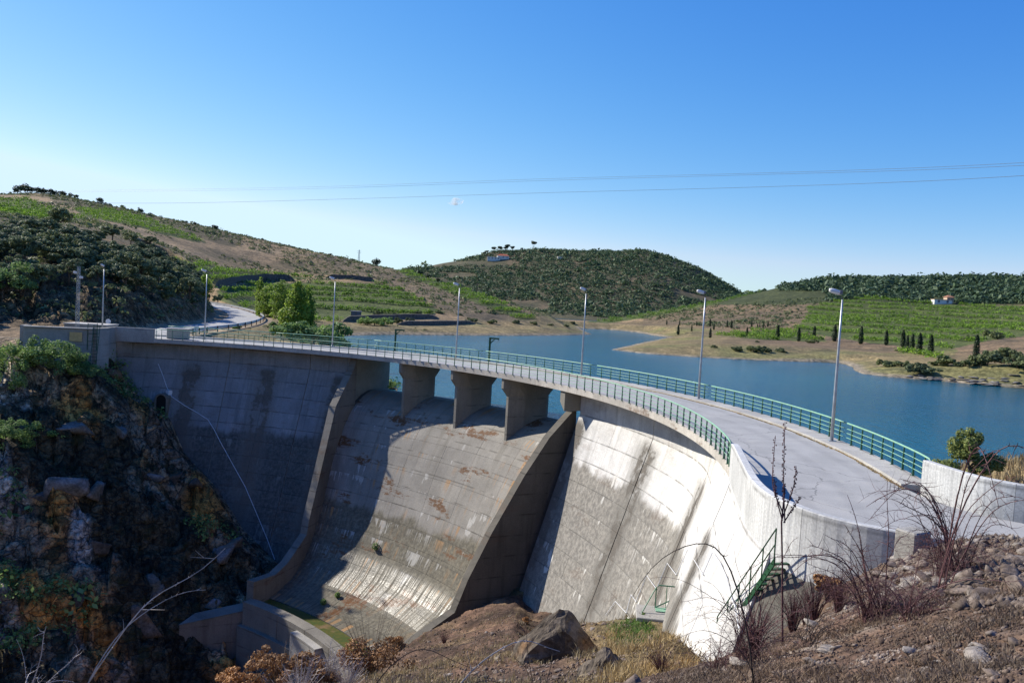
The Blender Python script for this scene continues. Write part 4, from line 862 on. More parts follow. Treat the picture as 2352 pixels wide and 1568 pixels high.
# landing with gates
LZ = -7.4
k_ = at_z(1552, 1410, LZ); t = thing('landing', 'pale concrete landing at the foot of the sunlit face with green gates', 'landing', (k_[0], k_[1], LZ), -.12)
MB().box((.35, 0, -.1), (4.3, 1.7, .2), 0, .03).build('slab', PLN, t)
for x in (-.9, 1.2):
    g = MB().tube([(x, .55, 0), (x, .55, .95), (x + .12, .55, 1.08), (x + .85, .55, 1.08), (x + .97, .55, .95), (x + .97, .55, 0)], .03, 6).build('gate_frame', GREEN, t)
    MB().tube([(x + .48, .55, 0), (x + .48, .55, 1.08)], .02, 5).build('bar', GREEN, g); MB().box((x + .5, .3, .03), (1.0, .5, .03)).build('tread', GREENT, g)
MB().tube([(-.9, .5, .05), (1.3, .45, 1.35)], .03, 5).build('handrail', GREEN, t); MB().tube([(-1.6, -.3, -.1), (-.9, .5, 1.0)], .03, 5).build('handrail', GREEN, t); MB().tube([(2.4, .5, 0), (2.4, .5, 1.3)], .03, 5).build('post', GREEN, t)
# steel stair by the near abutment
A_ = np.array([8.15, 22.9, -.55]); B_ = np.array(at_z(1668, 1480, -4.2)); 
t = thing('steel_stair', 'steep green steel stair with handrails beside the near end of the sunlit face', 'stair', A_)
dv = B_ - A_; sd = np.array([dv[1], -dv[0], 0]); sd /= np.linalg.norm(sd)
for s in (-.38, .38):
    o_ = sd * s; m = MB(); r = []
    for e in (0, 1): c0 = dv * e + o_; r.append([c0 + (0, 0, -.12), c0 + sd * .04 + (0, 0, -.12), c0 + sd * .04 + (0, 0, .12), c0 + (0, 0, .12)])
    m.sweep(r).build('stringer', DKG, t)
    MB().tube([o_ + (0, 0, .95), dv + o_ + (0, 0, .95)], .02, 6).build('handrail', DKG, t); MB().tube([o_ + (0, 0, .5), dv + o_ + (0, 0, .5)], .018, 5).build('midrail', DKG, t)
    for i in range(6): p = dv * i / 5 + o_; MB().tube([p, p + (0, 0, .95)], .022, 5).build('post', DKG, t)
tm = None
for i in range(18):
    p = dv * (i + .5) / 18; m = MB(); m.sweep([[p - sd * .38 + np.array([0, 0, a]) + (b_ * dv / np.linalg.norm(dv)) * [1, 1, 0] for a, b_ in ((-.02, -.1), (-.02, .12), (.02, .12), (.02, -.1))], [p + sd * .38 + np.array([0, 0, a]) + (b_ * dv / np.linalg.norm(dv)) * [1, 1, 0] for a, b_ in ((-.02, -.1), (-.02, .12), (.02, .12), (.02, -.1))]]); m.build('tread', DKG, t)
pp_ = at_z(1838, 1392, -2.2); 
MB().tube([(A_[0] * 0 + pp_[0] - A_[0], pp_[1] - A_[1], -2.0), (pp_[0] - A_[0], pp_[1] - A_[1], .55)], .045, 6).build('tall_post', DKG, t)
# short handrail on the shelf outside the parapet
pz = at_z(1880, 1320, -1.15); t = thing('handrail', 'short dark bent handrail on the ledge below the near parapet', 'railing', pz, .0)
for s, h in ((0, .75), (.42, .62), (.85, .5)): pass
MB().tube([(-.22, .25, 0), (-.22, .25, .55), (-.12, .22, .62), (.42, -.35, .05)], .028, 6).build('rail', RUSTY, t)
MB().tube([(-.2, .24, .3), (.22, -.18, .02)], .022, 6).build('rail', RUSTY, t)
MB().box((-.22, .25, .01), (.14, .14, .02)).build('foot_plate', RUSTY, t)
m = MB().box((pz[0] + .3, pz[1] - .15, pz[2] - .28), (1.9, 1.5, .5), .9, .03); sh = m.build('ledge_slab', PLN); tag(sh, 'small concrete ledge below the near parapet', 'ledge')
bl = at_dist(2096, 1245, 19.6); o = MB().box((bl[0], bl[1], bl[2] - .1), (.55, .5, .75), .5, .03).build('concrete_block', PLN); tag(o, 'small weathered concrete block where the parapet meets the bank', 'block')
# low wall and walkway in the gorge
gw = thing('gorge_wall', 'low wall with a sloping pale top in the shaded gorge left of the basin', 'wall')
a = at_z(428, 1422, -22.6); b = at_z(572, 1391, -21.8)
r = []
for e in (a, b): r.append([(e[0] - .3, e[1] - .7, -29), (e[0] - .3, e[1] - .7, e[2] - .25), (e[0] - .4, e[1] - .8, e[2] - .2), (e[0] + .4, e[1] + .9, e[2] + .25), (e[0] + .4, e[1] + .9, -29)])
put('wall_section', uvmesh(MB().sweep(r).mesh('wall_section', DRK)), gw)
a = at_z(-60, 1502, -25); b = at_z(360, 1470, -25); 
c2 = thing('canal_wall', 'low pale walkway wall at the bottom of the shaded gorge', 'wall'); r = []
for e in (a, b): r.append([(e[0], e[1], -30), (e[0], e[1], -25.3), (e[0] - .2, e[1] + 1.3, -24.9), (e[0] - .2, e[1] + 1.3, -30)])
put('wall_section', uvmesh(MB().sweep(r).mesh('wall_section', DRK)), c2)
# ================================================================= FAR THINGS
def house(name, label, ix, iy, d, L, W_, h, rot, roofc, flat=False, wall=(.62, .60, .56)):
    p = at_dist(ix, iy, d); t = thing(name, label, 'house', p, rot); wm = simple(name + '_wall', wall, .8)
    MB().box((0, 0, h / 2 - 1), (L, W_, h + 2)).build('wall', wm, t); rm = simple(name + '_roof', roofc, .8)
    if flat: MB().box((0, 0, h + .1), (L + .4, W_ + .4, .25)).build('roof', rm, t)
    else:
        m = MB(); m.add([(-L / 2 - .5, -W_ / 2 - .6, h), (L / 2 + .5, -W_ / 2 - .6, h), (L / 2 + .5, W_ / 2 + .6, h), (-L / 2 - .5, W_ / 2 + .6, h), (-L / 2 + W_ * .4, 0, h + W_ * .3), (L / 2 - W_ * .4, 0, h + W_ * .3)], [[0, 1, 5, 4], [1, 2, 5], [2, 3, 4, 5], [3, 0, 4], [3, 2, 1, 0]]); m.build('roof', rm, t)
    for i in range(max(2, int(L / 3.5))):
        x = -L / 2 + (i + .5) * L / max(2, int(L / 3.5)); MB().box((x, -W_ / 2 - .01, h * .5), (1.1, .1, 1.3)).build('window', DARKL, t)
    return t
house('farmhouse', 'white farmhouse with a red tiled roof near the top of the wooded hill', 1155, 594, 905, 13, 7, 3.0, .1, (.42, .12, .06))
house('long_shed', 'long low white building beside the farmhouse on the wooded hill', 1134, 596, 900, 14, 4, 2.6, .05, (.6, .58, .54), True)
house('hut', 'tiny pale hut on the wooded hill right of the farmhouse', 1285, 597, 890, 5, 4, 3.2, .3, (.5, .45, .4), True)
house('vineyard_house', 'low white building above the right-hand vineyard', 2162, 696, 486, 9, 4, 1.7, -.05, (.45, .30, .2), True, (.68, .66, .62))
house('vineyard_annex', 'small brown-roofed block at the right end of the white vineyard building', 2178, 694, 489, 3.4, 4, 2.6, -.05, (.35, .17, .1), False, (.5, .38, .28))
house('stone_hut', 'grey stone hut among the terraces left of the lake', 818, 722, 268, 3.2, 3, .9, .15, (.28, .26, .25), True, (.14, .13, .12))
# pylons on the skyline and power lines
for ix, iy, d, hh, lb in ((824, 602, 640, 9.5, 'taller lattice pylon on the skyline left of the saddle'), (864, 608, 700, 6.0, 'small far lattice pylon beside a dark round tree on the skyline')):
    p = at_dist(ix, iy, d); p[2] -= 2; t = thing('pylon', lb, 'pylon', p, .3, 'lattice pylons on the skyline'); m = MB(); hh += 2
    for a, b in ((-.8, -.8), (.8, -.8), (.8, .8), (-.8, .8)): MB().tube([(a, b, 0), (a * .25, b * .25, hh)], .10, 4).build('leg', STEEL, t)
    for i in range(8):
        z = hh * i / 8; k1 = .8 * (1 - .75 * i / 8); k2 = .8 * (1 - .75 * (i + 1) / 8)
        for s in (-1, 1): m.tube([(-k1 * s, -k1, z), (k2 * s, -k2, z + hh / 8)], .06, 4)
    for z in (.8, .9): m.tube([(-1.6, 0, hh * z), (1.6, 0, hh * z)], .07, 4)
    m.build('bracing', STEEL, t)
WIRE = simple('wire_metal', (.10, .11, .12), .5, metal=.3)
for lb, a in (('upper overhead power line of the close pair', ((-200, 441, 620), (600, 432, 430), (1250, 411, 330), (1700, 399, 270), (2100, 386, 225), (2500, 366, 190))),
              ('lower overhead power line of the close pair', ((-200, 444, 620), (600, 436, 430), (1250, 415, 330), (1700, 402.5, 270), (2100, 391, 225), (2500, 373, 190))),
              ('lowest single overhead power line', ((-200, 464, 420), (0, 465, 400), (400, 466.5, 360), (800, 457, 320), (1250, 443, 275), (1700, 431, 235), (2100, 417, 200), (2500, 395, 175)))):
    q = catmull([at_dist(*v) for v in a], 10); o = MB().tube(q, .042, 5).build('power_line', WIRE); tag(o, lb, 'power line', 'overhead power lines')
# the one small cloud
cm = simple('cloud_white', (.9, .9, .9), 1, var=.02); k = N('cloud_vapour', 1, 0); k.t.nodes.remove(k.b); e = k.n('VolumePrincipled'); e.inputs['Color'].default_value = (1, 1, 1, 1)
vn = k.noise(.022, 5, k.pos(), .6); den = k.math('MULTIPLY', k.ramp(vn, .40, .66), .07); k.l(den, e.inputs['Density']); e.inputs['Anisotropy'].default_value = .3; k.l(e.outputs[0], k.o.inputs['Volume'])
p = at_dist(1046, 463, 3600); m = MB()
def blob(c, r, s):
    V = []; F = []; n, q_ = 10, 14
    for i in range(n + 1):
        for j in range(q_):
            a = math.pi * i / n; b = 2 * math.pi * j / q_; V.append((c[0] + r[0] * math.sin(a) * math.cos(b), c[1] + r[1] * math.sin(a) * math.sin(b), c[2] + r[2] * math.cos(a)))
    for i in range(n):
        for j in range(q_): F.append([i * q_ + j, (i + 1) * q_ + j, (i + 1) * q_ + (j + 1) % q_, i * q_ + (j + 1) % q_])
    return V, F
V, F = blob((0, 0, 0), (38, 22, 17), 0); m.add(V, F); o = put('cloud', m.mesh('cloud', k.m), None, p); o.rotation_euler = (0, -.1, 0); tag(o, 'single tiny white cloud low in the blue sky', 'cloud')

# dark dry-stone terrace walls on the left hill
TW = simple('dry_stone', (.12, .105, .09), .95, var=.35, scale=1.5, bump=.08)
def terrace_wall(label, pts, h):
    q_ = []
    for i in range(len(pts) - 1):
        for k_ in range(6):
            f = k_ / 6; q_.append((pts[i][0] * (1 - f) + pts[i + 1][0] * f, pts[i][1] * (1 - f) + pts[i + 1][1] * f))
    g_ = [ground(a, b, 150, 700, 1500) for a, b in q_]; g_ = [g for g in g_ if g is not None]; A2 = np.array(g_)
    A2 = np.c_[[np.convolve(np.pad(A2[:, i], 3, 'edge'), np.ones(7) / 7, 'valid') for i in range(3)]].T; m = MB(); r = []
    for i, g in enumerate(A2):
        hh = h * (.96 + .04 * math.sin(i * .9)) * min(1, (i + .4) / 3, (len(A2) - i - .6) / 3); n_ = g[:2] / np.linalg.norm(g[:2])
        r.append([(g[0], g[1], g[2] - 1), (g[0] + n_[0] * .25, g[1] + n_[1] * .25, g[2] + hh), (g[0] + n_[0] * 4, g[1] + n_[1] * 4, g[2] + hh), (g[0] + n_[0] * 5, g[1] + n_[1] * 5, g[2] - 1)])
    return tag(m.sweep(r).build('terrace_wall', TW), label, 'wall')
terrace_wall('tall dark curved terrace wall above the poplars on the left hill', [(488, 666), (515, 658), (545, 651), (580, 646), (615, 643), (650, 645), (690, 648)], 2.8)
terrace_wall('dark terrace wall under the brown slope left of the third lamp post', [(740, 640), (790, 640), (840, 645), (870, 648)], 2.0)
terrace_wall('long low dark wall along the bottom of the vineyard terraces', [(780, 740), (830, 736), (900, 733), (960, 732), (1030, 732)], 1.6)
terrace_wall('low dark bank wall above the straw shore', [(900, 746), (980, 747), (1050, 745), (1110, 744)], 1.3)
# ================================================================= PLANTS
def leafmat(name, a, b, trans=.25, rough=.65):
    k = N(name, rough, .25); g = k.n('NewGeometry').outputs['Random Per Island']; P = k.pos(); n_ = k.noise(.35, 3, P)
    c = k.mix(g, a, b); c = k.mix(1, c, k.mix(k.ramp(n_, .3, .7), (.75, .8, .8), (1.25, 1.2, 1.05)), 'MULTIPLY'); oi = k.n('ObjectInfo').outputs['Random']
    c = k.mix(1, c, k.mix(oi, (.78, .82, .9), (1.22, 1.15, 1.0)), 'MULTIPLY'); k.col(c)
    t = k.n('BsdfTranslucent'); k.l(c, t.inputs[0]); ms = k.n('MixShader'); ms.inputs[0].default_value = trans; k.l(k.b.outputs[0], ms.inputs[1]); k.l(t.outputs[0], ms.inputs[2]); k.l(ms.outputs[0], k.o.inputs[0]); return k.m
OAK = leafmat('oak_leaves', (.055, .085, .042), (.235, .275, .155), .3); OLI = leafmat('scrub_leaves', (.06, .085, .038), (.20, .235, .115), .3); POP = leafmat('poplar_leaves', (.10, .19, .025), (.27, .36, .07), .45)
VIN = leafmat('vine_leaves', (.11, .21, .025), (.27, .42, .06), .35); CYP = leafmat('cypress_leaves', (.015, .03, .014), (.045, .07, .028), .1); SHR = leafmat('shrub_leaves', (.08, .155, .04), (.29, .41, .14), .35)
DRY = leafmat('dry_leaves', (.16, .075, .03), (.42, .24, .12), .25); STRW = leafmat('straw', (.20, .145, .08), (.46, .36, .21), .2); PINE = leafmat('pine_needles', (.02, .035, .015), (.06, .085, .035), .1)
HILL = leafmat('hill_scrub_leaves', (.022, .055, .030), (.115, .170, .085), .2); GRN = leafmat('grass_green', (.05, .11, .02), (.13, .22, .05), .3)
BARK = simple('bark', (.12, .09, .065), .9, var=.3, scale=8, bump=.02); TWIG = simple('bare_stem', (.10, .045, .045), .7, var=.45, scale=14); PALE = simple('pale_twig', (.42, .37, .33), .7, var=.3, scale=12); BURNT = simple('scorched_stem', (.035, .025, .022), .8, var=.4, scale=14)
def leaves(C, n_out, size, rng, up=.3, flat=False, asp=.6):
    """C centres (n,3), n_out outward normals or None -> quads"""
    n = len(C); a = rng.normal(size=(n, 3)); a /= np.linalg.norm(a, axis=1)[:, None]
    if n_out is not None: a = a * .8 + n_out; a[:, 2] += up; a /= np.linalg.norm(a, axis=1)[:, None]
    t = rng.normal(size=(n, 3)); t -= (t * a).sum(1)[:, None] * a; t /= np.linalg.norm(t, axis=1)[:, None]; b = np.cross(a, t)
    s = (size * rng.uniform(.6, 1.35, n))[:, None] * .5
    V = np.stack([C - t * s, C - b * s * asp, C + t * s, C + b * s * asp], 1).reshape(-1, 3); F = np.arange(4 * n).reshape(n, 4); return V, F
def blob_points(blobs, n, rng, inner=.45):
    """random points in the outer shell of a set of ellipsoids"""
    w_ = np.array([b[3] * b[4] + b[4] * b[5] + b[3] * b[5] for b in blobs]); k = rng.choice(len(blobs), n, p=w_ / w_.sum()); B = np.array(blobs)[k]
    d = rng.normal(size=(n, 3)); d /= np.linalg.norm(d, axis=1)[:, None]; r = rng.uniform(inner, 1.06, n) ** .6
    return B[:, :3] + d * r[:, None] * B[:, 3:6], d
def crown_mesh(name, blobs, n, size, mat, seed, inner=.45, sub=0):
    rng = np.random.default_rng(seed)
    if sub:            # break each lobe into clumps so light and dark patches form
        nb = []
        for b in blobs:
            for i in range(sub):
                d = rng.normal(size=3); d /= np.linalg.norm(d); d[2] = abs(d[2]) * .9 - .25; s = rng.uniform(.28, .50)
                nb.append((b[0] + d[0] * b[3] * .78, b[1] + d[1] * b[4] * .78, b[2] + d[2] * b[5] * .78, b[3] * s, b[4] * s, b[5] * s * .8))
        blobs = nb
    C, d = blob_points(blobs, n, rng, inner); V, F = leaves(C, d, size, rng); return mesh_np(name, V, F, mat)
def trunk_mesh(h, r, limbs, seed, mat=BARK, spread=.5):
    q = random.Random(seed); m = MB(); m.tube([(0, 0, -.4), (q.uniform(-.1, .1), q.uniform(-.1, .1), h * .5), (q.uniform(-.2, .2), q.uniform(-.2, .2), h)], [r, r * .75, r * .3], 7)
    for i in range(limbs):
        a = q.uniform(0, 6.28); z = h * q.uniform(.3, .8); L = h * spread * q.uniform(.6, 1.1)
        m.tube([(0, 0, z), (math.cos(a) * L * .5, math.sin(a) * L * .5, z + L * .35), (math.cos(a) * L, math.sin(a) * L, z + L * .8)], [r * .5, r * .3, r * .1], 5)
    return m.mesh('trunk', mat, True)
def variants(fn, n): return [fn(i) for i in range(n)]
def oak_blobs(i, R=1.):
    q = random.Random(100 + i); b = [(0, 0, 2.6 * R, 2.2 * R, 2.2 * R, 1.7 * R)]
    for j in range(6): a = q.uniform(0, 6.28); e = q.uniform(1.1, 2.1) * R; b.append((math.cos(a) * e, math.sin(a) * e, q.uniform(1.6, 3.9) * R, q.uniform(.9, 1.5) * R, q.uniform(.9, 1.5) * R, q.uniform(.8, 1.2) * R))
    return b
OAKS = variants(lambda i: (crown_mesh('crown', oak_blobs(i), 3600, .34, OAK, 300 + i, sub=6), trunk_mesh(3.2, .22, 5, i)), 5)
def bush_blobs(i):
    q = random.Random(900 + i); b = [(0, 0, .9, 1.6, 1.6, 1.3)]
    for j in range(7): a = q.uniform(0, 6.28); e = q.uniform(.8, 1.9); b.append((math.cos(a) * e, math.sin(a) * e, q.uniform(.4, 1.5), q.uniform(.7, 1.2), q.uniform(.7, 1.2), q.uniform(.6, 1.1)))
    return b
BUSH = variants(lambda i: (crown_mesh('crown', bush_blobs(i), 2000, .34, OLI, 640 + i, sub=5), trunk_mesh(1.2, .1, 4, 50 + i)), 4)
OLIV = variants(lambda i: (crown_mesh('crown', oak_blobs(20 + i), 1700, .36, OLI, 340 + i, sub=6), trunk_mesh(3.0, .16, 5, 30 + i)), 3)
def plant(name, cat, label, var, p, s, rz=None, group=None, sc=None):
    t = thing(name, label, cat, p, rnd.uniform(0, 6.28) if rz is None else rz, group); put('crown', var[0], t)
    if var[1]: put('trunk', var[1], t)
    t.scale = sc or (s, s, s * rnd.uniform(.85, 1.15)); return t
# ---- wood on the spur behind the far end
WOOD = [(-420, 520), (-100, 520), (0, 540), (60, 548), (140, 550), (200, 572), (290, 596), (360, 590), (430, 640), (500, 668), (520, 700), (440, 705), (420, 690), (330, 672), (200, 655), (110, 655), (0, 690), (-420, 730)]
pts = []; tries = 0
while len(pts) < 240 and tries < 14000:
    tries += 1; a = rnd.uniform(-40, -19.3); d = math.sqrt(rnd.uniform(112 ** 2, 262 ** 2)); x, y = d * math.sin(math.radians(a)), d * math.cos(math.radians(a)); z = H(x, y)[0]; u, v = to_img((x, y, z))
    if not inpoly(np.array([u]), np.array([v]), WOOD)[0] or z < 3.0: continue
    if min([math.hypot(x - p[0], y - p[1]) for p in pts] or [99]) < 2.2: continue
    if segdist(np.array([x]), np.array([y]), ROADL, False)[0] < 7: continue
    pts.append((x, y, z - .3))
GW = 'evergreen oaks of the dark wood on the slope beyond the far end of the dam'
for i, p in enumerate(pts): plant('oak_tree', 'tree', 'one of the crowded dark evergreen oaks on the slope behind the far end wall', OAKS[i % 5], p, rnd.uniform(.55, 1.0), group=GW)
def at_ground(ix, iy, dmin=3., dz=0.):
    g_ = ground(ix, iy, dmin)
    if g_ is None: g_ = at_dist(ix, iy, 300)
    g_ = np.array(g_); g_[2] += dz; return g_
def px_h(px, p): return px / 1870 * np.hypot(p[0], p[1]) * 1.02
for x, y, s, v, lb in ((135, 536, 2.2, 0, 'biggest dark round oak standing out above the wood on the left hill'), (258, 556, 1.5, 1, 'dark bushy oak at the upper right edge of the wood'), (345, 566, 1.1, 2, 'small oak at the tip of the wood beside the brown slope'), (420, 668, 1.15, 3, 'round dark oak above the rock cutting by the road'),
                       (230, 560, 1.2, 4, 'oak in the middle of the small copse on the brown slope'), (300, 568, 1.2, 0, 'oak left of the copse tip on the brown slope'), (195, 552, 1.2, 2, 'oak at the left end of the small copse'), (500, 700, .9, 1, 'small dark tree beside the far bend of the road')):
    p = at_ground(x, y, 100); plant('oak_tree', 'tree', lb, OAKS[v], p, s * .55 * np.hypot(p[0], p[1]) / 200)
for i in range(9):
    p = at_ground(rnd.uniform(350, 480), rnd.uniform(640, 700), 110); plant('bush', 'bush', 'grey-green bush on the sunlit brow above the rock cutting', BUSH[i % 4], p, rnd.uniform(.5, .9), group='bushes on the brow above the rock cutting')
# ---- poplars and bushes by the bend
def pop_blobs(h, w_, q): return [(q.uniform(-.25, .25) * w_, q.uniform(-.25, .25) * w_, z, w_ * k * q.uniform(.8, 1.1), w_ * k * q.uniform(.8, 1.1), h * .11) for z, k in [(h * (.12 + .085 * i), (.55, .8, .95, 1, 1, .95, .85, .7, .5, .3)[i]) for i in range(10)]]
for x, yt, yb, w_, n_, d, lb in ((676, 640, 770, 2.4, 6500, 138, 'tall dense bright green poplar beside the road bend'), (703, 652, 765, 1.9, 4200, 142, 'darker poplar touching the right side of the dense bright poplar'), (597, 634, 722, 1.5, 1800, 190, 'slim pale poplar, leftmost of the bend group'),
                              (620, 648, 724, 2.6, 2600, 186, 'loose yellow-green poplar right of the slimmest one'), (645, 640, 730, 3.0, 3600, 178, 'airy poplar just left of the dense bright poplar'), (466, 628, 702, 2.4, 1700, 190, 'thin yellowish poplar standing above the cutting')):
    p = at_dist(x, yb, d); p[2] = H(p[0], p[1])[0] - .2; h = float(at_dist(x, yt, d)[2] - p[2]); q = random.Random(int(x))
    t = thing('poplar', lb, 'tree', p); put('crown', crown_mesh('crown', pop_blobs(h, w_, q), n_, .42, POP, int(x), .35), t); put('trunk', trunk_mesh(h * .9, .16, 6, int(x), spread=.12), t)
for x, yb, d, s, v, lb in ((722, 778, 122, 1.9, 0, 'round grey-green bush right of the dense poplar'), (748, 778, 128, 1.3, 1, 'small bush between the poplars and the lamp post'), (700, 776, 118, .5, 2, 'low bush at the foot of the dense poplar'), (833, 800, 112, 1.1, 1, 'round pale willow bush at the water by the farther hoist post'),
                        (626, 757, 150, .35, 2, 'small round bush on the straw verge inside the railing'), (545, 758, 130, .3, 0, 'tiny round bush below the crash barrier'), (775, 785, 130, .45, 2, 'bush at the left end of the lake'), (860, 752, 236, 1.5, 0, 'wide bush on the far bank above the left end of the water'), (884, 754, 240, 1.0, 1, 'smaller bush beside the wide bush on the far bank')):
    p = at_dist(x, yb, d); p[2] = max(H(p[0], p[1])[0], WATER) - .2; c_ = crown_mesh('crown', bush_blobs(int(x)), 3000, .24, SHR if x != 833 else leafmat('willow_leaves', (.12, .15, .07), (.25, .28, .14), .4), int(x) + 1, sub=5)
    plant('bush', 'bush', lb, (c_, BUSH[v][1]), p, s * 1.3)
# ---- cypresses beyond the lake
def cyp(i):
    rng = np.random.default_rng(500 + i); n = 900; z = rng.uniform(.02, 1, n); w_ = .115 * np.minimum(1, z * 7) * (1 - z ** 2.6) ** .8 + .01; a = rng.uniform(0, 6.28, n)
    C = np.c_[np.cos(a) * w_ * rng.uniform(.5, 1.1, n), np.sin(a) * w_ * rng.uniform(.5, 1.1, n), z]; V, F = leaves(C, np.c_[np.cos(a), np.sin(a), np.full(n, .8)], .075, rng); return mesh_np('crown', V, F, CYP), MB().tube([(0, 0, -.1), (0, 0, .3)], [.018, .012], 5).mesh('trunk', BARK)
CY_ = [cyp(i) for i in range(3)]
cl = [(332, 675, 733), (568, 670, 720), (764, 662, 747), (900, 678, 755), (1000, 668, 745), (1130, 660, 755), (1300, 675, 773), (1463, 697, 780), (1570, 700, 795), (1597, 735, 817), (1627, 728, 827), (1676, 725, 838), (1748, 738, 850), (2042, 742, 858), (213, 655, 690), (125, 655, 715), (135, 622, 652), (330, 615, 660), (355, 645, 682), (440, 625, 665), (468, 625, 672), (598, 630, 668), (637, 645, 672), (650, 646, 670), (673, 642, 668), (703, 628, 662), (52, 620, 650), (245, 628, 656)]
cl = sorted([(1512.5 + .357 * a, 514 + .357 * b, 514 + .357 * c_) for a, b, c_ in cl])
names = ['first', 'second', 'third', 'fourth', 'fifth', 'sixth', 'seventh', 'eighth', 'ninth', 'tenth', 'eleventh', 'twelfth', 'thirteenth', 'fourteenth', 'fifteenth', 'sixteenth', 'seventeenth', 'eighteenth', 'nineteenth', 'twentieth', '21st', '22nd', '23rd', '24th', '25th', '26th', '27th', '28th']
for i, (x, yt, yb) in enumerate(cl):
    p = at_ground(x, yb, 180); h = (yb - yt) / 1870 * np.hypot(p[0], p[1]) * 1.05 + .3
    t = thing('cypress', names[i] + ' dark slim cypress from the left on the far shore', 'tree', p - [0, 0, .2], rnd.uniform(0, 6), 'cypresses on the far shore'); put('crown', CY_[i % 3][0], t); put('trunk', CY_[i % 3][1], t); t.scale = (h * 1.12, h * 1.12, h)
# ---- bushes on the right-hand shore
sh = [(1640, 798, .5, 'first small bush from the left on the brown spit'), (1690, 806, .85, 'second bush from the left on the brown spit'), (1730, 808, 1.1, 'wide grey bush on the brown spit'), (1758, 808, .9, 'bush touching the right side of the wide grey one'), (1792, 808, .85, 'upright bush right of the spit group'), (2040, 842, .95, 'left bush of the pair above the stony bay'),
      (2070, 842, 1.05, 'right bush of the pair above the stony bay'), (2120, 858, 1.5, 'big dark grey bush casting a long shadow on the stony shore'), (2175, 840, 1.5, 'wide brownish bush behind the stony shore'), (2215, 842, 1.1, 'low bush below the last cypress'), (2270, 838, 1.7, 'dark clump of brush near the right edge of the far shore'), (2300, 826, 1.6, 'brush behind the dark clump at the right edge'), (2335, 845, 1.7, 'darkest brush at the right edge of the far shore'), (2287, 778, 1.5, 'dark bush on the bare brown knoll'), (2230, 782, 1.1, 'bush beside the vines left of the brown knoll'), (1865, 788, 1.0, 'round bush at the foot of a cypress'), (1740, 786, .5, 'small bush behind the brown spit'), (2060, 806, .5, 'small round bush among the cypresses')]
for i, (x, yb, s, lb) in enumerate(sh): p = at_ground(x, yb, 120); plant('bush', 'bush', lb, BUSH[i % 4], p - [0, 0, .3], s * .95)
ls = [(915, 742, 1.0), (945, 740, .8), (1085, 740, 1.1), (1130, 743, .9), (1185, 742, .8), (1225, 745, .9), (1265, 748, .7), (1300, 750, .6), (1055, 724, .6), (960, 722, .8), (985, 720, .9), (1010, 720, .8), (870, 722, .9), (1315, 744, .8)]
for i, (x, yb, s) in enumerate(ls): p = at_ground(x, yb, 180); plant('bush', 'bush', names[i] + ' bush from the left along the bank below the terraces' if False else 'small dark bush on the dry bank below the left-hand terraces', BUSH[i % 4], p - [0, 0, .25], s * .95, group='small bushes along the bank below the terraces')
# ---- skyline trees
PM = []
for i in range(3):
    q = random.Random(70 + i); b = [(0, 0, 8.2, 2.8, 2.8, 1.0)] + [(q.uniform(-2.2, 2.2), q.uniform(-2.2, 2.2), q.uniform(6.6, 9), q.uniform(1, 1.8), q.uniform(1, 1.8), .8) for _ in range(5)]
    PM.append((crown_mesh('crown', b, 700, .8, PINE, 700 + i), trunk_mesh(7.6, .25, 4, 70 + i, spread=.25)))
for i, (x, yb, s) in enumerate([(1134, 584, .9), (1148, 580, .9), (1160, 578, .75), (1166, 578, .95), (1176, 577, .8), (1226, 575, 1.05), (1119, 586, .7), (1198, 575, .5), (1112, 590, .6)]):
    p = at_dist(x, yb, 940); p[2] = H(p[0], p[1])[0] - .5; plant('stone_pine', 'tree', names[i] + ' umbrella pine on the skyline of the wooded hill, as planted', PM[i % 3], p, s * 1.15, group='umbrella pines on the skyline'); C_ = None
pin = [o for o in SC.objects if o.name.startswith('stone_pine')]
for o, (lb) in zip(pin, ('pine second in the skyline cluster above the farmhouse', 'pine third in the skyline cluster above the farmhouse', 'pine fourth in the skyline cluster above the farmhouse', 'tallest pine in the skyline cluster above the farmhouse', 'rightmost pine of the skyline cluster above the farmhouse', 'lone umbrella pine on the crest right of the farmhouse', 'first pine of the cluster where the wooded crest begins', 'small pine between the cluster and the lone pine', 'smallest pine at the left foot of the wooded crest')): o['label'] = lb
sk = [(40, 441, 1.6), (58, 440, 2.0), (70, 440, 1.3), (86, 443, 1.3), (95, 444, 1.2), (103, 444, 1.1), (116, 447, 1.1), (126, 449, 1.0), (140, 451, 1.1), (148, 453, .9), (162, 455, .9), (174, 458, .9), (230, 468, 1.3), (322, 492, 1.2), (495, 531, 1.3), (864, 612, 1.6), (966, 612, 1.0), (985, 612, .9), (1008, 608, .7)]
OS = [(crown_mesh('crown', oak_blobs(80 + i), 420, .8, PINE, 800 + i), OLIV[i][1]) for i in range(3)]
for i, (x, yb, s) in enumerate(sk):
    D_ = np.geomspace(330, 720, 160); pz_ = at_dist(np.full(160, x), np.full(160, yb), D_); hz_ = H(pz_[:, 0], pz_[:, 1], False); kk = np.argmax((hz_ - CAMZ) / D_); p = np.array([pz_[kk, 0], pz_[kk, 1], hz_[kk] - .4])
    plant('olive_tree', 'tree', 'dark little tree on the crest of the left-hand hill', OS[i % 3], p, s * .62, group='small trees along the crest of the left hill')
for i in range(46):
    x = rnd.uniform(180, 830); D_ = np.geomspace(330, 620, 90); pz_ = at_dist(np.full(90, x), np.full(90, 520.), D_); hz_ = H(pz_[:, 0], pz_[:, 1], False); kk = np.argmax((hz_ - CAMZ) / D_)
    o = put('sapling', OS[i % 3][0], None, (pz_[kk, 0], pz_[kk, 1], hz_[kk] - .3), (0, 0, rnd.uniform(0, 6)), rnd.uniform(.2, .42)); tag(o, 'tiny sapling on the skyline of the left-hand hill', 'tree', 'saplings along the skyline of the left hill')
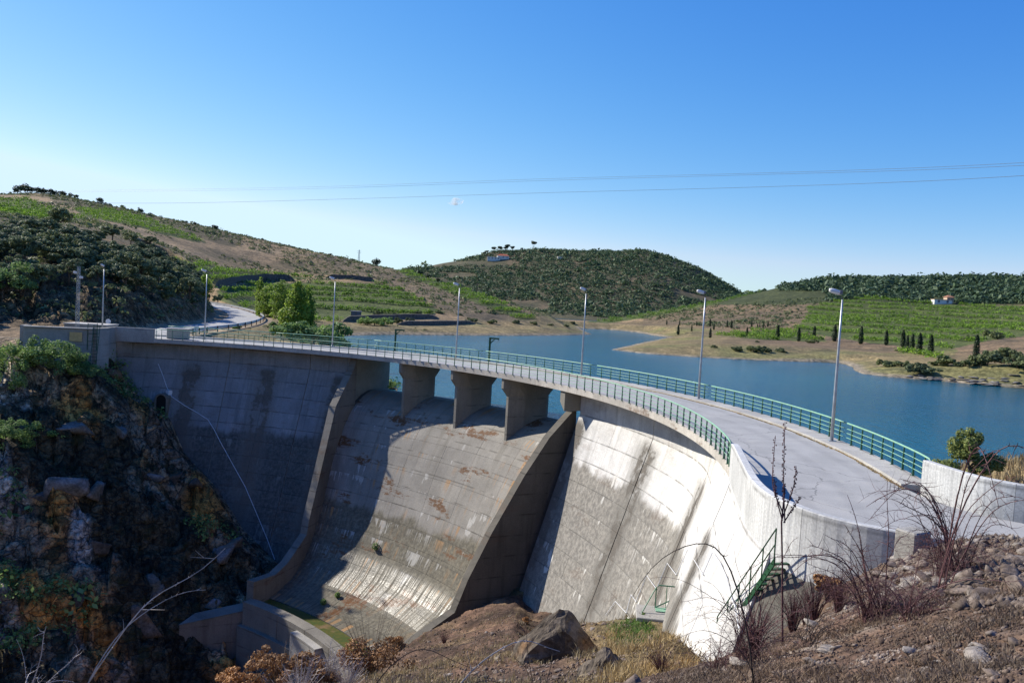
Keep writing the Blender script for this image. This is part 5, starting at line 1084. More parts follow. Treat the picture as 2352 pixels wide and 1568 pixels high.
# ---- scrub that nobody could count
def scatter(name, az0, az1, d0, d1, n, size, mat, ok, nl=14, leaf=.5, seed=1, hz=.8, nseed=0, thr=None):
    rng = np.random.default_rng(seed); a = np.radians(rng.uniform(az0, az1, n)); d = np.sqrt(rng.uniform(d0 ** 2, d1 ** 2, n)); x, y = d * np.sin(a), d * np.cos(a); z = H(x, y); u, v = to_img(np.c_[x, y, z]); m_ = ok(x, y, z, u, v, d)
    x, y, z = x[m_], y[m_], z[m_]; k_ = len(x); s = size * np.exp(rng.normal(-.15, .42, k_))
    dd = rng.normal(size=(k_, nl, 3)); dd /= np.linalg.norm(dd, axis=2)[..., None]; dd[..., 2] = np.abs(dd[..., 2]); C = np.stack([x, y, z], -1)[:, None, :] + dd * s[:, None, None] * np.array([1, 1, hz]) * rng.uniform(.5, 1, (k_, nl, 1))
    V, F = leaves(C.reshape(-1, 3), dd.reshape(-1, 3), leaf * np.repeat(s, nl), rng, .2); o = put(name, mesh_np(name, V, F, mat)); tag(o, kind='stuff'); return o
inp = lambda u, v, P_: inpoly(u, v, P_)
o = scatter('hill_scrub', -8, 17, 600, 985, 14000, 2.3, HILL, lambda x, y, z, u, v, d: (z > -2) & (u > 925) & ~((np.abs(u - 1145) < 30) & (np.abs(v - 597) < 7)) & (fbm(x * .012, y * .012, 91, 3) > -.22 - .3 * (v < 640) * (u > 1300) - .5 * (v < 600)), 20, .50, 2); tag(o, 'dense dark evergreen scrub covering the wooded hill behind the lake', 'scrub')
o = scatter('hill_wood', 16, 36, 480, 660, 9000, 2.2, HILL, lambda x, y, z, u, v, d: (u > 1790) & (v < 697 - .0 * u) & ~((np.abs(u - 2165) < 26) & (v > 684)) & ((u > 1900) | (v < 668)) & ~inp(u, v, VINES[5]), 20, .52, 3); tag(o, 'dark wood along the crest of the right-hand hills', 'scrub')
o = scatter('hillside_scrub', -33, 14, 250, 560, 20000, .8, OLI, lambda x, y, z, u, v, d: (z > 1) & ~np.any([inp(u, v, P_) for P_ in VINES[:5]], 0) & (fbm(x * .02, y * .02, 93, 4) > np.where(inp(u, v, [(100, 440), (300, 480), (560, 540), (900, 606), (1250, 745), (1100, 738), (1000, 700), (860, 640), (700, 600), (540, 565), (400, 530), (250, 490), (130, 470)]), -.45, .03)) & (d < 540), 10, .75, 4); tag(o, 'low dry scrub dotted over the brown left-hand hillside', 'scrub')
o = scatter('shore_scrub', 3, 36, 200, 500, 7000, .9, OLI, lambda x, y, z, u, v, d: (z > 0.) & (u > 1380) & ~np.any([inp(u, v, P_) for P_ in VINES[5:]], 0) & ((u < 1880) & (v < 765) | (v > 815) & (u > 2200) | (v < 705)) & (fbm(x * .03, y * .03, 95, 3) > -.15), 13, .7, 5); tag(o, 'low grey scrub on the slopes beyond the lake', 'scrub')
o = scatter('spur_scrub', -40, -13, 106, 240, 5200, .62, OLI, lambda x, y, z, u, v, d: (z > .8) & (segdist(x, y, ROADL, False) > 5.5) & (fbm(x * .08, y * .08, 97, 3) > -.15), 16, .55, 6); tag(o, 'tangled undergrowth on the spur and the rock cutting', 'scrub')
o = scatter('bank_scrub', -22, -6, 100, 260, 1500, .45, OLI, lambda x, y, z, u, v, d: (z > WATER + .6) & (segdist(x, y, ROADL, False) > 6) & (u > 540) & (fbm(x * .1, y * .1, 99, 3) > .05), 16, .5, 16); tag(o, 'low bushes on the bank between the road bend and the lake', 'scrub')
o = scatter('cliff_scrub', -36, -8, 60, 108, 5200, .75, SHR, lambda x, y, z, u, v, d: (z > -24) & (z < -.6) & (fbm(x * .11, y * .11, 101, 3) > .02 + .03 * (-z - 6)), 26, .30, 7); tag(o, 'shrubs and ivy clinging to the shaded cliff left of the dam', 'shrubs')
# ---- vine rows along the contours
def vines(name, poly, az0, az1, d0, d1, dz, seed, s=.62, label=''):
    rng = np.random.default_rng(seed); A_ = np.radians(np.arange(az0, az1, .2)); D_ = np.arange(d0, d1, 1.5); AA, DD_ = np.meshgrid(A_, D_, indexing='ij'); hh = H((DD_ * np.sin(AA)).ravel(), (DD_ * np.cos(AA)).ravel(), False).reshape(AA.shape)
    w_ = hh * 1.0; L = np.floor(w_ / dz); cr = L[:, 1:] != L[:, :-1]; i, j = np.where(cr); x, y = (D_[j + 1] - .75) * np.sin(A_[i]), (D_[j + 1] - .75) * np.cos(A_[i]); z = H(x, y)
    u, v = to_img(np.c_[x, y, z]); m_ = inpoly(u, v, poly) & (z > WATER + .8) & (rng.random(len(x)) > .05); x, y, z = x[m_], y[m_], z[m_]; x = np.repeat(x, 2) + rng.normal(0, .4, 2 * len(x)); y = np.repeat(y, 2) + rng.normal(0, .15, 2 * len(y)); z = np.repeat(z, 2)
    k_ = len(x); nl = 26; C = np.stack([x, y, z + .8], -1)[:, None, :] + rng.normal(size=(k_, nl, 3)) * np.array([s, s * .5, .42]); V, F = leaves(C.reshape(-1, 3), None, .55, rng, .8); o = put(name, mesh_np(name, V, F, VIN)); return tag(o, label, 'vineyard', None, 'stuff')
for i, (a0, a1, d0, d1, dz, lb) in enumerate([(-36, -26, 280, 540, 2.1, 'terraced vine rows high on the left hill'), (-31, -19, 260, 480, 1.9, 'bright vine strip slanting across the left hill'), (-26, -12, 235, 420, 2.0, 'vine rows between the brown slope and the terraces'), (-22, -3, 215, 380, 2.2, 'terraced vine rows above the far bank'), (-9, 5, 240, 430, 2.0, 'dark green vine strip running down to the inlet'),
     (17, 36, 250, 530, 1.9, 'large vineyard on the right-hand hillside'), (12, 23, 240, 400, .9, 'flat vineyard behind the cypresses'), (3, 20, 440, 640, 1.6, 'distant vineyard beyond the inlet'), (24, 33, 200, 300, 1.5, 'small vine patch near the last cypress')]): vines('vine_rows', VINES[i], a0, a1, d0, d1, dz, 40 + i, label=lb)
# ---- tree by the lake at the right, straw behind the wall
p = at_dist(2225, 1090, 38.5); p[2] = H(p[0], p[1])[0]; h = float(at_dist(2225, 972, 38.5)[2] - p[2]); q = random.Random(5)
b = [(-.3, 0, h * .52, 1.0, 1.0, h * .3), (.45, 0, h * .68, .7, .75, h * .3), (-.15, 0, h * .78, .62, .6, h * .25), (.75, .1, h * .45, .75, .8, h * .28), (-1.1, 0, h * .34, .8, .8, h * .22), (-1.55, 0, h * .2, .55, .6, h * .16)]
t = thing('willow', 'young yellow-green tree at the lake edge behind the pale wall', 'tree', p); put('crown', crown_mesh('crown', b, 7500, .13, leafmat('willow_green', (.10, .15, .04), (.30, .33, .12), .4), 77, .3, sub=5), t); put('trunk', trunk_mesh(h * .8, .07, 7, 9, spread=.3), t)
# ---- straw and grasses
def blades(name, P_, hgt, wd, mat, seed, lean=.35, per=6, spread=.12, lab=None, cat='grass'):
    rng = np.random.default_rng(seed); n = len(P_) * per; B = np.repeat(P_, per, 0) + np.c_[rng.normal(0, spread, (n, 2)), np.zeros(n)]; a = rng.uniform(0, 6.28, n); L = hgt * rng.uniform(.4, 1.2, n); ln = lean * rng.normal(size=(n, 2)) * L[:, None]
    ax = np.c_[np.cos(a), np.sin(a), np.zeros(n)] * wd * .5; mid = B + np.c_[ln * .35, L * .6]; tip = B + np.c_[ln, L]
    V = np.stack([B - ax, B + ax, mid + ax * .7, mid - ax * .7, tip], 1).reshape(-1, 3); i = np.arange(n)[:, None] * 5
    F = np.concatenate([i + [0, 1, 2, 3]]); F2 = np.concatenate([i + [3, 2, 4, 4]]); me = mesh_np(name, V, [list(f) for f in F] + [list(f[:3]) for f in F2], mat) if n < 60000 else mesh_np(name, V, F, mat)
    return tag(put(name, me), lab, cat, None, 'stuff')
def near_pts(az0, az1, d0, d1, n, ok, seed):
    rng = np.random.default_rng(seed); a = np.radians(rng.uniform(az0, az1, n)); d = np.exp(rng.uniform(math.log(d0), math.log(d1), n)); x, y = d * np.sin(a), d * np.cos(a); z = H(x, y); u, v = to_img(np.c_[x, y, z]); m_ = ok(x, y, z, u, v, d); return np.c_[x, y, z][m_]
rng = np.random.default_rng(3); gx = rng.uniform(19.5, 60, 5000); gy = rng.uniform(27, 46, 5000); gz = H(gx, gy); m_ = (gz > -1.5) & ((gy > 29.5) | (gx > 26)) & (gy < 46) & (gx > 20.5); Pg = np.c_[gx, gy, gz][m_]
blades('straw_grass', Pg, .55, .05, STRW, 11, .3, 7, .25, 'tall pale straw behind the lake side wall')
no_dam = lambda x, y: ~(((np.hypot(x - CX, y - CY) > 33) & (np.hypot(x - CX, y - CY) < 58) & (np.degrees(np.arctan2(y - CY, x - CX)) > 29) & (np.degrees(np.arctan2(y - CY, x - CX)) < 65)))
Pg = near_pts(3, 17, 14, 40, 3500, lambda x, y, z, u, v, d: (v > 1462) & (u > 1400) & (u < 1650) & (z < -1.5) & (fbm(x * .5, y * .5, 111, 3) > -.05), 21); blades('straw_grass', Pg, .36, .028, STRW, 12, .3, 9, .15, 'straw-coloured grass tufts on the ledge below the landing')
Pg = near_pts(-10, 17, 16, 60, 6000, lambda x, y, z, u, v, d: (z < -1.5) & (v > 1405) & no_dam(x, y) & (fbm(x * .4, y * .4, 113, 3) > 0), 22); blades('dry_grass', Pg, .22, .03, STRW, 13, .5, 8, .2, 'short dry grass on the scorched ledge')
Pg = near_pts(6, 12, 24, 38, 900, lambda x, y, z, u, v, d: (((u - 1450) / 45) ** 2 + ((v - 1452) / 30) ** 2 < 1.2), 23); blades('green_grass', Pg, .16, .04, GRN, 14, .5, 12, .15, 'patch of fresh green grass on the ledge')
Pg = near_pts(12, 36, 3.2, 19, 9000, lambda x, y, z, u, v, d: (z > -.6) & (fbm(x * 1.2, y * 1.2, 115, 3) > .12) & ~inpoly(x, y, APRON), 24); blades('dead_grass', Pg, .07, .008, leafmat('dead_grass_leaf', (.09, .06, .045), (.25, .18, .13), .2), 15, .9, 9, .05, 'flattened dead grass and litter on the near slope')
m_ = []; 
for u_ in np.linspace(u_of(55), u_of(-9.5), 1500): m_.append(wall_pt(u_ + rnd.uniform(-.04, .04), -6.60 + rnd.uniform(0, .13) * (.4 + (math.sin(u_ * .9) > -.3)), -.13))
blades('kerb_weeds', np.array(m_), .045, .03, STRW, 16, 1.0, 7, .03, 'thin line of dry weeds along the lake side kerb')
tuf = [(742, 1388, 'weed'), ]
for x, y, s, lb, mt in ((1395 / 1.0, 1398, .8, 'rusty-leaved bush against the foot of the sunlit face', DRY), (1425, 1402, .7, 'second rusty-leaved bush beside the landing', DRY), (1462, 1404, .55, 'green ivy-like bush left of the landing', SHR), (852, 1452, 2.1, 'tall bush with dry orange-brown leaves in front of the basin', DRY), (905, 1500, 1.0, 'smaller dry brown bush right of the tall one', DRY), (930, 1462, .7, 'small dry bush at the corner of the spillway wall', DRY), (640, 1560, 1.2, 'dry brown brush at the bottom left of the basin', DRY), (560, 1568, 1.0, 'brown brush at the lower left edge of the near bank', DRY), (730, 1562, 1.1, 'low dry brush below the basin wall', DRY), (1210, 1432, .35, 'small pale dry plant on the left shoulder of the big boulder', DRY),
                       (1850, 1385, .45, 'reddish dry bush below the near parapet', DRY), (1905, 1378, .4, 'second reddish dry bush below the near parapet', DRY), (1478, 1425, .25, 'small green tuft near the landing', GRN)):
    p = None
    if x in (852,): p = at_dist(x, 1505, 36); p[2] = min(H(p[0], p[1])[0], p[2] + .5)
    elif y > 1550: p = at_dist(x, y + 40, 30 if x > 600 else 33); p[2] = max(p[2], H(p[0], p[1])[0]) if False else p[2]
    else: p = ground(x, y, 6, 80, 900)
    if p is None: continue
    R_ = s; b = [(rnd.uniform(-.5, .5) * R_, rnd.uniform(-.5, .5) * R_, R_ * rnd.uniform(.4, 1.1), R_ * .5, R_ * .5, R_ * .45) for _ in range(9)]
    t = thing('bush', lb, 'bush', p, rnd.uniform(0, 6)); put('crown', crown_mesh('crown', b, int(900 + 1500 * s), .075 + .03 * s, mt, int(x + y), .2, sub=3), t)
    m = MB()
    for k_ in range(int(18 + 14 * s)):
        a = rnd.uniform(0, 6.28); e = R_ * rnd.uniform(.3, 1.0); hh_ = R_ * rnd.uniform(.8, 1.6); m.tube([(0, 0, -.2), (math.cos(a) * e * .4, math.sin(a) * e * .4, hh_ * .5), (math.cos(a) * e, math.sin(a) * e, hh_)], [.02, .012, .004], 4, False)
    m.build('stems', BARK, t)
# ---- shrubs on the cliff that stand out
for x, y, s, lb in ((40, 835, 1.6, 'bright green shrub at the left edge on top of the cliff'), (130, 845, 1.9, 'big grey-green shrub right below the retaining wall'), (175, 835, 1.2, 'shrub right of the big one under the ochre sign'), (70, 800, .9, 'small tree against the left end of the retaining wall'), (85, 1030, 1.25, 'pale round shrub alone on the shaded cliff'), (12, 900, 1.2, 'shrub at the left edge, midway up the cliff'), (8, 1010, 1.0, 'lower shrub at the left edge of the cliff'), (215, 850, 1.0, 'shrub by the foot of the green ladder'), (320, 905, .4, 'small yellow-green plant at the cliff top by the dam'), (5, 690, 2.0, 'olive-green tree at the left edge above the retaining wall')):
    p = ground(x, y + (28 if 780 < y < 880 else 0), 60, 170, 1500)
    if p is None: continue
    mt = SHR; s *= 1.0; p = p - np.array([0, 0, .5]); t = plant('shrub', 'shrub', lb, (crown_mesh('crown', oak_blobs(200 + int(x)), 4200, .20, mt, int(x) + 900, sub=6), trunk_mesh(2.2, .09, 5, int(x), spread=.4)), p - [0, 0, .4], s * .62)
# ================================================================= ROCKS
ROCK = concrete('cliff_rock', (.23, .20, .165), (.09, .075, .06), streak=.6, rust=.6, white=.1, bumpd=.08)
PLR = concrete('pale_stone', (.38, .34, .29), (.16, .13, .11), streak=.4, rust=.2, white=.1, bumpd=.02)
def rockmat(name, a, b, c3, sc=1.):
    k = N(name, .92, .15); P = k.pos(); n1 = k.noise(.8 * sc, 6, P, .7); n2 = k.noise(4 * sc, 6, P, .7); n3 = k.noise(.35 * sc, 4, P)
    c = k.mix(k.ramp(n1, .35, .65), a, b); c = k.mix(k.math('MULTIPLY', k.ramp(n3, .5, .62), .8), c, c3); c = k.mix(1, c, k.mix(k.ramp(n2, .3, .7), (.6, .6, .6), (1.35, 1.35, 1.35)), 'MULTIPLY'); k.col(c); k.bump(k.math('ADD', n2, n1), 1, .06 / sc); return k.m
RCK = rockmat('brown_rock', (.16, .13, .10), (.075, .06, .045), (.22, .12, .05)); RGR = rockmat('grey_rock', (.20, .19, .18), (.10, .095, .085), (.14, .115, .08)); RST = rockmat('bank_stone', (.20, .155, .125), (.095, .072, .058), (.28, .25, .22), 3.)
def rock_mesh(name, seed, mat, sub=5, sq=(1, 1, 1), cuts=12, rough=.05):
    rng = np.random.default_rng(seed); n = sub * 2 + 2; m_ = sub * 3 + 3; V = []
    th = np.linspace(0, math.pi, n); ph = np.linspace(0, 2 * math.pi, m_, endpoint=False); T, P_ = np.meshgrid(th, ph, indexing='ij'); d = np.stack([np.sin(T) * np.cos(P_), np.sin(T) * np.sin(P_), np.cos(T)], -1).reshape(-1, 3)
    nr = rng.normal(size=(cuts, 3)); nr /= np.linalg.norm(nr, axis=1)[:, None]; ds_ = rng.uniform(.55, 1.0, cuts); dt = d @ nr.T; r = np.min(np.where(dt > .05, ds_ / np.maximum(dt, .05), 9), 1); r = np.minimum(r, 1.6) * (1 + rough * rng.normal(size=len(d))); r[:m_] = r[0]; r[-m_:] = r[-1]
    V = d * r[:, None] * np.array(sq); F = [[i * m_ + j, (i + 1) * m_ + j, (i + 1) * m_ + (j + 1) % m_, i * m_ + (j + 1) % m_] for i in range(n - 1) for j in range(m_)]
    return mesh_np(name, V, np.array(F), mat)
RM = [rock_mesh('rock', 10 + i, RCK if i % 2 else RGR, 9, (1.1, .75, .8), 10, .012) for i in range(6)]
for i in range(18):
    for _ in range(20):
        x_ = rnd.uniform(0, 560); y_ = rnd.uniform(850, 1440); p = ground(x_, y_, 58, 104, 500)
        if p is not None and p[2] < -2 and p[0] < -17: break
    s = rnd.choice((.6, .8, 1.1, 1.5)) * rnd.uniform(.7, 1.1)
    o = put('rock_outcrop', RM[i % 6], None, p - [0, 0, .5 * s], (rnd.uniform(-.7, .7), rnd.uniform(-.7, .7), rnd.uniform(0, 6)), (s * rnd.uniform(.8, 1.4), s, s * rnd.uniform(.6, 1.3))); tag(o, 'angular rock jutting from the shaded cliff left of the dam', 'rock', 'rocks jutting from the shaded cliff')
SM = [rock_mesh('rock', 40 + i, RGR, 4, (1, .8, .55)) for i in range(4)]
for i in range(26):
    p = np.array([rnd.uniform(-16.5, -11), rnd.uniform(93.5, 98), 0]); p[2] = H(p[0], p[1])[0] + .05; s = rnd.uniform(.25, .6)
    o = put('shore_rock', SM[i % 4], None, p, (0, 0, rnd.uniform(0, 6)), s); tag(o, 'rough grey rock at the water seen through the first spillway bay', 'rock', 'rocks on the bank behind the first bay')
for i in range(60):
    x_ = rnd.uniform(2080, 2352); y_ = rnd.uniform(862, 890); p = ground(x_, y_, 120, 230, 300)
    if p is None: continue
    s = rnd.uniform(.3, 1.0); o = put('shore_rock', SM[i % 4], None, p, (0, 0, rnd.uniform(0, 6)), (s * 1.6, s, s * .45)); tag(o, 'flat pale stone on the stony far shore at the right', 'rock', 'flat stones on the stony far shore')
# the big pointed boulder on the ledge, and its small neighbour
def boulder(name, label, ix, iy, d, w_, h_, dp, seed):
    p = at_dist(ix, iy, d); p[2] = H(p[0], p[1])[0] - .15; rng = np.random.default_rng(seed)
    prof = [(-1, 0), (-.8, .35), (-.42, .72), (-.12, .98), (.06, 1.0), (.2, .86), (.55, .42), (.9, .05), (1.0, 0)]; V = []; n = len(prof); K = 9
    for j in range(K):
        t_ = j / (K - 1); k = (1 - abs(t_ - .3) ** 1.5 * 1.2)
        for x, z in prof: V.append((x * w_ / 2 * (k if k > .2 else .2) + rng.normal(0, .045), (t_ - .3) * dp + rng.normal(0, .05), max(z * h_ * (1 - abs(t_ - .25) * 1.15), -.3) + rng.normal(0, .05) - .1))
    F = [[j * n + i, j * n + i + 1, (j + 1) * n + i + 1, (j + 1) * n + i] for j in range(K - 1) for i in range(n - 1)] + [[i for i in range(n)][::-1], [(K - 1) * n + i for i in range(n)]]
    o = put(name, mesh_np(name, V, F, RCK), None, p, (0, 0, -math.atan2(p[0], p[1]))); s = o.modifiers.new('s', 'SUBSURF'); s.levels = s.render_levels = 2; s.subdivision_type = 'SIMPLE'
    tx = D.textures.new(name, 'CLOUDS'); tx.noise_scale = .35; tx.noise_depth = 4; dm = o.modifiers.new('d', 'DISPLACE'); dm.texture = tx; dm.strength = .28; dm.mid_level = .5; tag(o, label, 'boulder'); return o
boulder('boulder', 'large pointed boulder with a dark steep right side on the ledge', 1290, 1512, 30, 3.9, 2.15, 2.6, 3)
boulder('boulder', 'lower wedge of rock in front of the large pointed boulder', 1395, 1550, 23, 1.7, .95, 1.4, 4)
# stones on the near slope
STN = [rock_mesh('stone', 60 + i, RST, 4, (1, .75, .5), 14, .03) for i in range(6)]
named = [(2255, 1522, .16, 'pale flat stone in the lower right corner of the near slope'), (2095, 1498, .10, 'small ochre stone on the near slope'), (1905, 1494, .12, 'rounded stone with a dark underside on the near slope'), (2160, 1335, .42, 'big dark slab leaning at the head of the near slope'), (2215, 1300, .5, 'largest pale rock in the rubble near the road'), (2085, 1340, .45, 'blocky rock under the lower bramble'), (1870, 1440, .45, 'dark-sided rock at the crest of the near slope'), (2010, 1330, .35, 'rock between the brambles and the parapet'), (2300, 1290, .35, 'rock at the right edge of the rubble'), (2120, 1395, .25, 'dark hollowed rock below the lower bramble'), (1700, 1528, .2, 'pale rock near the bottom of the near slope'), (2330, 1478, .1, 'small dark stone near the right edge'), (2250, 1345, .4, 'flat rock in the rubble below the upper bramble')]
for i, (x, y, s, lb) in enumerate(named):
    p = ground(x, y, 3, 30, 900)
    if p is None: continue
    s = s * .55 if s > .2 else s
    o = put('stone', STN[i % 6], None, p + [0, 0, s * .1], (rnd.uniform(-.3, .3), rnd.uniform(-.3, .3), rnd.uniform(0, 6)), (s * .9, s * .75, s * .6)); tag(o, lb, 'stone')
for i in range(200):
    x_, y_ = (rnd.uniform(1960, 2352), rnd.uniform(1240, 1370)) if i < 145 else (rnd.uniform(1700, 2352), rnd.uniform(1380, 1568)); p = ground(x_, y_, 3, 30, 500)
    if p is None: continue
    s = (rnd.uniform(.05, .17) if i < 145 else rnd.uniform(.02, .065)); o = put('stone', STN[i % 6], None, p + [0, 0, s * .15], (rnd.uniform(-.5, .5), rnd.uniform(-.5, .5), rnd.uniform(0, 6)), (s * rnd.uniform(.8, 1.6), s, s * rnd.uniform(.6, 1.1)))
    tag(o, 'loose grey stone in the rubble above the road end' if i < 145 else 'small stone lying on the scorched near slope', 'stone', 'stones in the rubble by the road' if i < 145 else 'small stones on the near slope')
for i in range(60):
    x_, y_ = rnd.uniform(980, 1500), rnd.uniform(1430, 1568); p = ground(x_, y_, 10, 60, 400)
    if p is None: continue
    s = rnd.uniform(.06, .2); o = put('stone', STN[i % 6], None, p, (0, 0, rnd.uniform(0, 6)), s); tag(o, 'small stone on the scorched ledge below the dam', 'stone', 'small stones on the ledge')
# gravel and clods on the near slope
def gravel(name, P_, size, mat, seed, lab):
    rng = np.random.default_rng(seed); n = len(P_); base = np.array([(1, 0, 0), (-.5, .87, 0), (-.5, -.87, 0), (0, 0, .9), (.1, .1, -.5)]); s = size * np.exp(rng.normal(0, .5, n)); a = rng.uniform(0, 6.28, n); c_, s_ = np.cos(a), np.sin(a)
    B = base[None] * rng.uniform(.6, 1.4, (n, 5, 3)); V = np.stack([B[..., 0] * c_[:, None] - B[..., 1] * s_[:, None], B[..., 0] * s_[:, None] + B[..., 1] * c_[:, None], B[..., 2]], -1) * s[:, None, None] + P_[:, None, :]
    T = np.array([(0, 1, 3), (1, 2, 3), (2, 0, 3), (1, 0, 4), (2, 1, 4), (0, 2, 4)]); F = (np.arange(n)[:, None, None] * 5 + T).reshape(-1, 3); return tag(put(name, mesh_np(name, V.reshape(-1, 3), F, mat)), lab, 'gravel', None, 'stuff')
SOIL = rockmat('soil_clods', (.16, .11, .08), (.07, .05, .04), (.27, .22, .185), 6.)
gravel('gravel', near_pts(11, 37, 3, 20, 52000, lambda x, y, z, u, v, d: (z > -.8) & ~inpoly(x, y, APRON), 31), .012, SOIL, 32, 'crumbs of scorched soil on the near slope')
gravel('gravel', near_pts(14, 37, 7, 21, 9000, lambda x, y, z, u, v, d: (z > -.8) & ~inpoly(x, y, APRON) & (v < 1400) & (fbm(x * .8, y * .8, 131, 3) > -.1), 33), .04, RST, 34, 'stony rubble at the head of the near slope')
gravel('gravel', near_pts(-9, 17, 14, 60, 20000, lambda x, y, z, u, v, d: (z < -1.2) & no_dam(x, y) & (v > 1400), 35), .035, SOIL, 36, 'clods of scorched soil on the ledge')
# ================================================================= BRAMBLES AND DRY STALKS
def cane(base, tip, rise, n=12, r=.012, wob=.03, q=rnd):
    """arching cane from base to tip, highest part raised by rise"""
    base = np.array(base, float); tip = np.array(tip, float); o = []
    ph = [q.uniform(0, 6.28) for _ in range(3)]
    for i in range(n + 1):
        t_ = i / n; p = base + (tip - base) * (t_ ** 1.15); p[2] += rise * 4 * t_ * (1 - t_) * (1.25 - .5 * t_); L = np.linalg.norm(tip - base)
        p += np.array([math.sin(t_ * 9 + ph[0]), math.sin(t_ * 8 + ph[1]), math.sin(t_ * 11 + ph[2])]) * wob * L * t_; o.append(p)
    return o, [r * (1 - .72 * i / n) for i in range(n + 1)]
def bramble(label, base, canes, nrand, size, mat, q, thorn=True, twigs=4, group=None):
    t = thing('bramble', label, 'bramble', base, 0, group); base = np.array(base)
    lst = [(np.array(tp) - base, rs, r) for tp, rs, r in canes]
    for i in range(nrand):
        a = q.uniform(0, 6.28); L = size * q.uniform(.35, 1.0); lst.append((np.array([math.cos(a) * L, math.sin(a) * L, q.uniform(-.05, .38) * size]), size * q.uniform(.12, .5), .0055 * q.uniform(.6, 1.2)))
    fine = MB()
    for tp, rs, r in lst:
        b0 = np.array([q.uniform(-.16, .16), q.uniform(-.16, .16), -.08]) * size; r = r * .62; P_, R_ = cane(b0, tp, rs, 14, r, .018, q); m = MB().tube(P_, R_, 5, False)
        if thorn:
            for i in range(2, 14):
                for _ in range(2):
                    f = q.random(); p = P_[i - 1] * (1 - f) + P_[i] * f; d = np.array([q.gauss(0, 1) for _ in range(3)]); d /= np.linalg.norm(d); m.tube([p, p + d * r * 2.6], [r * .5, r * .08], 3, False)
        m.build('cane', mat, t)
        for _ in range(twigs):
            i = q.randint(4, 13); p = P_[i]; d = np.array([q.gauss(0, 1), q.gauss(0, 1), q.gauss(.25, .8)]); d /= np.linalg.norm(d); L = size * q.uniform(.06, .24); mid = p + d * L * .5 + np.array([0, 0, .04 * L]); fine.tube([p, mid, p + d * L + np.array([q.gauss(0, .2), q.gauss(0, .2), q.gauss(0, .2)]) * L], [r * .45, r * .32, r * .15], 3, False)
            if q.random() < .5: d2 = d + np.array([q.gauss(0, .6) for _ in range(3)]); fine.tube([mid, mid + d2 * L * .45], [r * .3, r * .12], 3, False)
    tag(fine.build('twigs', mat, t), kind='stuff'); return t
q = random.Random(21)
# upper bramble at the right, by the road
B1 = at_dist(2190, 1232, 12.2); B1[2] = H(B1[0], B1[1])[0]; W1 = lambda x, y, d=12.2: at_dist(x, y, d)
bramble('big bare bramble with long arching canes at the right, above the road end', B1, [(W1(2060, 1100), .55, .016), (W1(1985, 1165), .75, .018), (W1(2000, 1190), .95, .016), (W1(2045, 1150), .35, .02), (W1(2290, 1160, 11), 1.3, .02), (W1(2080, 1195), .5, .014), (W1(2120, 1130), .3, .018), (W1(2352, 1150, 12), .6, .014), (W1(2150, 1150), .2, .014), (W1(2010, 1215), .5, .012), (W1(2340, 1230, 12), .5, .012), (W1(2300, 1210, 12), .7, .012)] + [(W1(2190 - 20 * i + q.uniform(-15, 15), 1150 + q.uniform(-30, 60), 12 + q.uniform(-.4, .4)), .2 + .04 * i, .009) for i in range(12)], 95, 1.1, TWIG, q, twigs=8)
B1b = at_dist(2180, 1175, 11); B1b = at_dist(2175, 1236, 11.2); B1b[2] = H(B1b[0], B1b[1])[0]
bramble('thick upright bramble cane hooking over at the right edge', B1b, [(at_dist(2300, 1040, 10.8), .75, .014), (at_dist(2352, 1110, 10.8), .62, .012), (at_dist(2395, 1050, 10.8), .9, .02), (at_dist(2385, 1130, 10.8), .4, .014)], 10, .7, TWIG, q, twigs=7)
B2 = at_dist(2012, 1382, 10.6); B2[2] = H(B2[0], B2[1])[0]; W2 = lambda x, y, d=10.6: at_dist(x, y, d)
bramble('lower bare bramble spraying left across the parapet', B2, [(W2(1860, 1255), .35, .014), (W2(1780, 1282, 10), .42, .016), (W2(1900, 1225), .25, .014), (W2(1950, 1140), .1, .016), (W2(2040, 1110), .2, .014), (W2(1840, 1290), .22, .012), (W2(1880, 1320), .2, .012), (W2(2085, 1230), .3, .012), (W2(1935, 1200), .2, .012), (W2(2100, 1280), .3, .01), (W2(1700, 1320, 9.6), .55, .012)] + [(W2(2000 - 16 * i + q.uniform(-15, 15), 1230 + 6 * i + q.uniform(-50, 50)), .12 + .03 * i, .008) for i in range(12)], 80, .9, TWIG, q, twigs=8)
B3 = at_dist(2100, 1405, 9.8); B3[2] = H(B3[0], B3[1])[0]
bramble('small bare bramble right of the lower one, low over the soil', B3, [(at_dist(2230, 1290, 9.8), .12, .014), (at_dist(2352, 1330, 9.4), .2, .014), (at_dist(2140, 1200, 9.8), .1, .01), (at_dist(2020, 1330, 9.8), .1, .012), (at_dist(2200, 1400, 9.4), .12, .014)], 45, .75, TWIG, q, twigs=7)
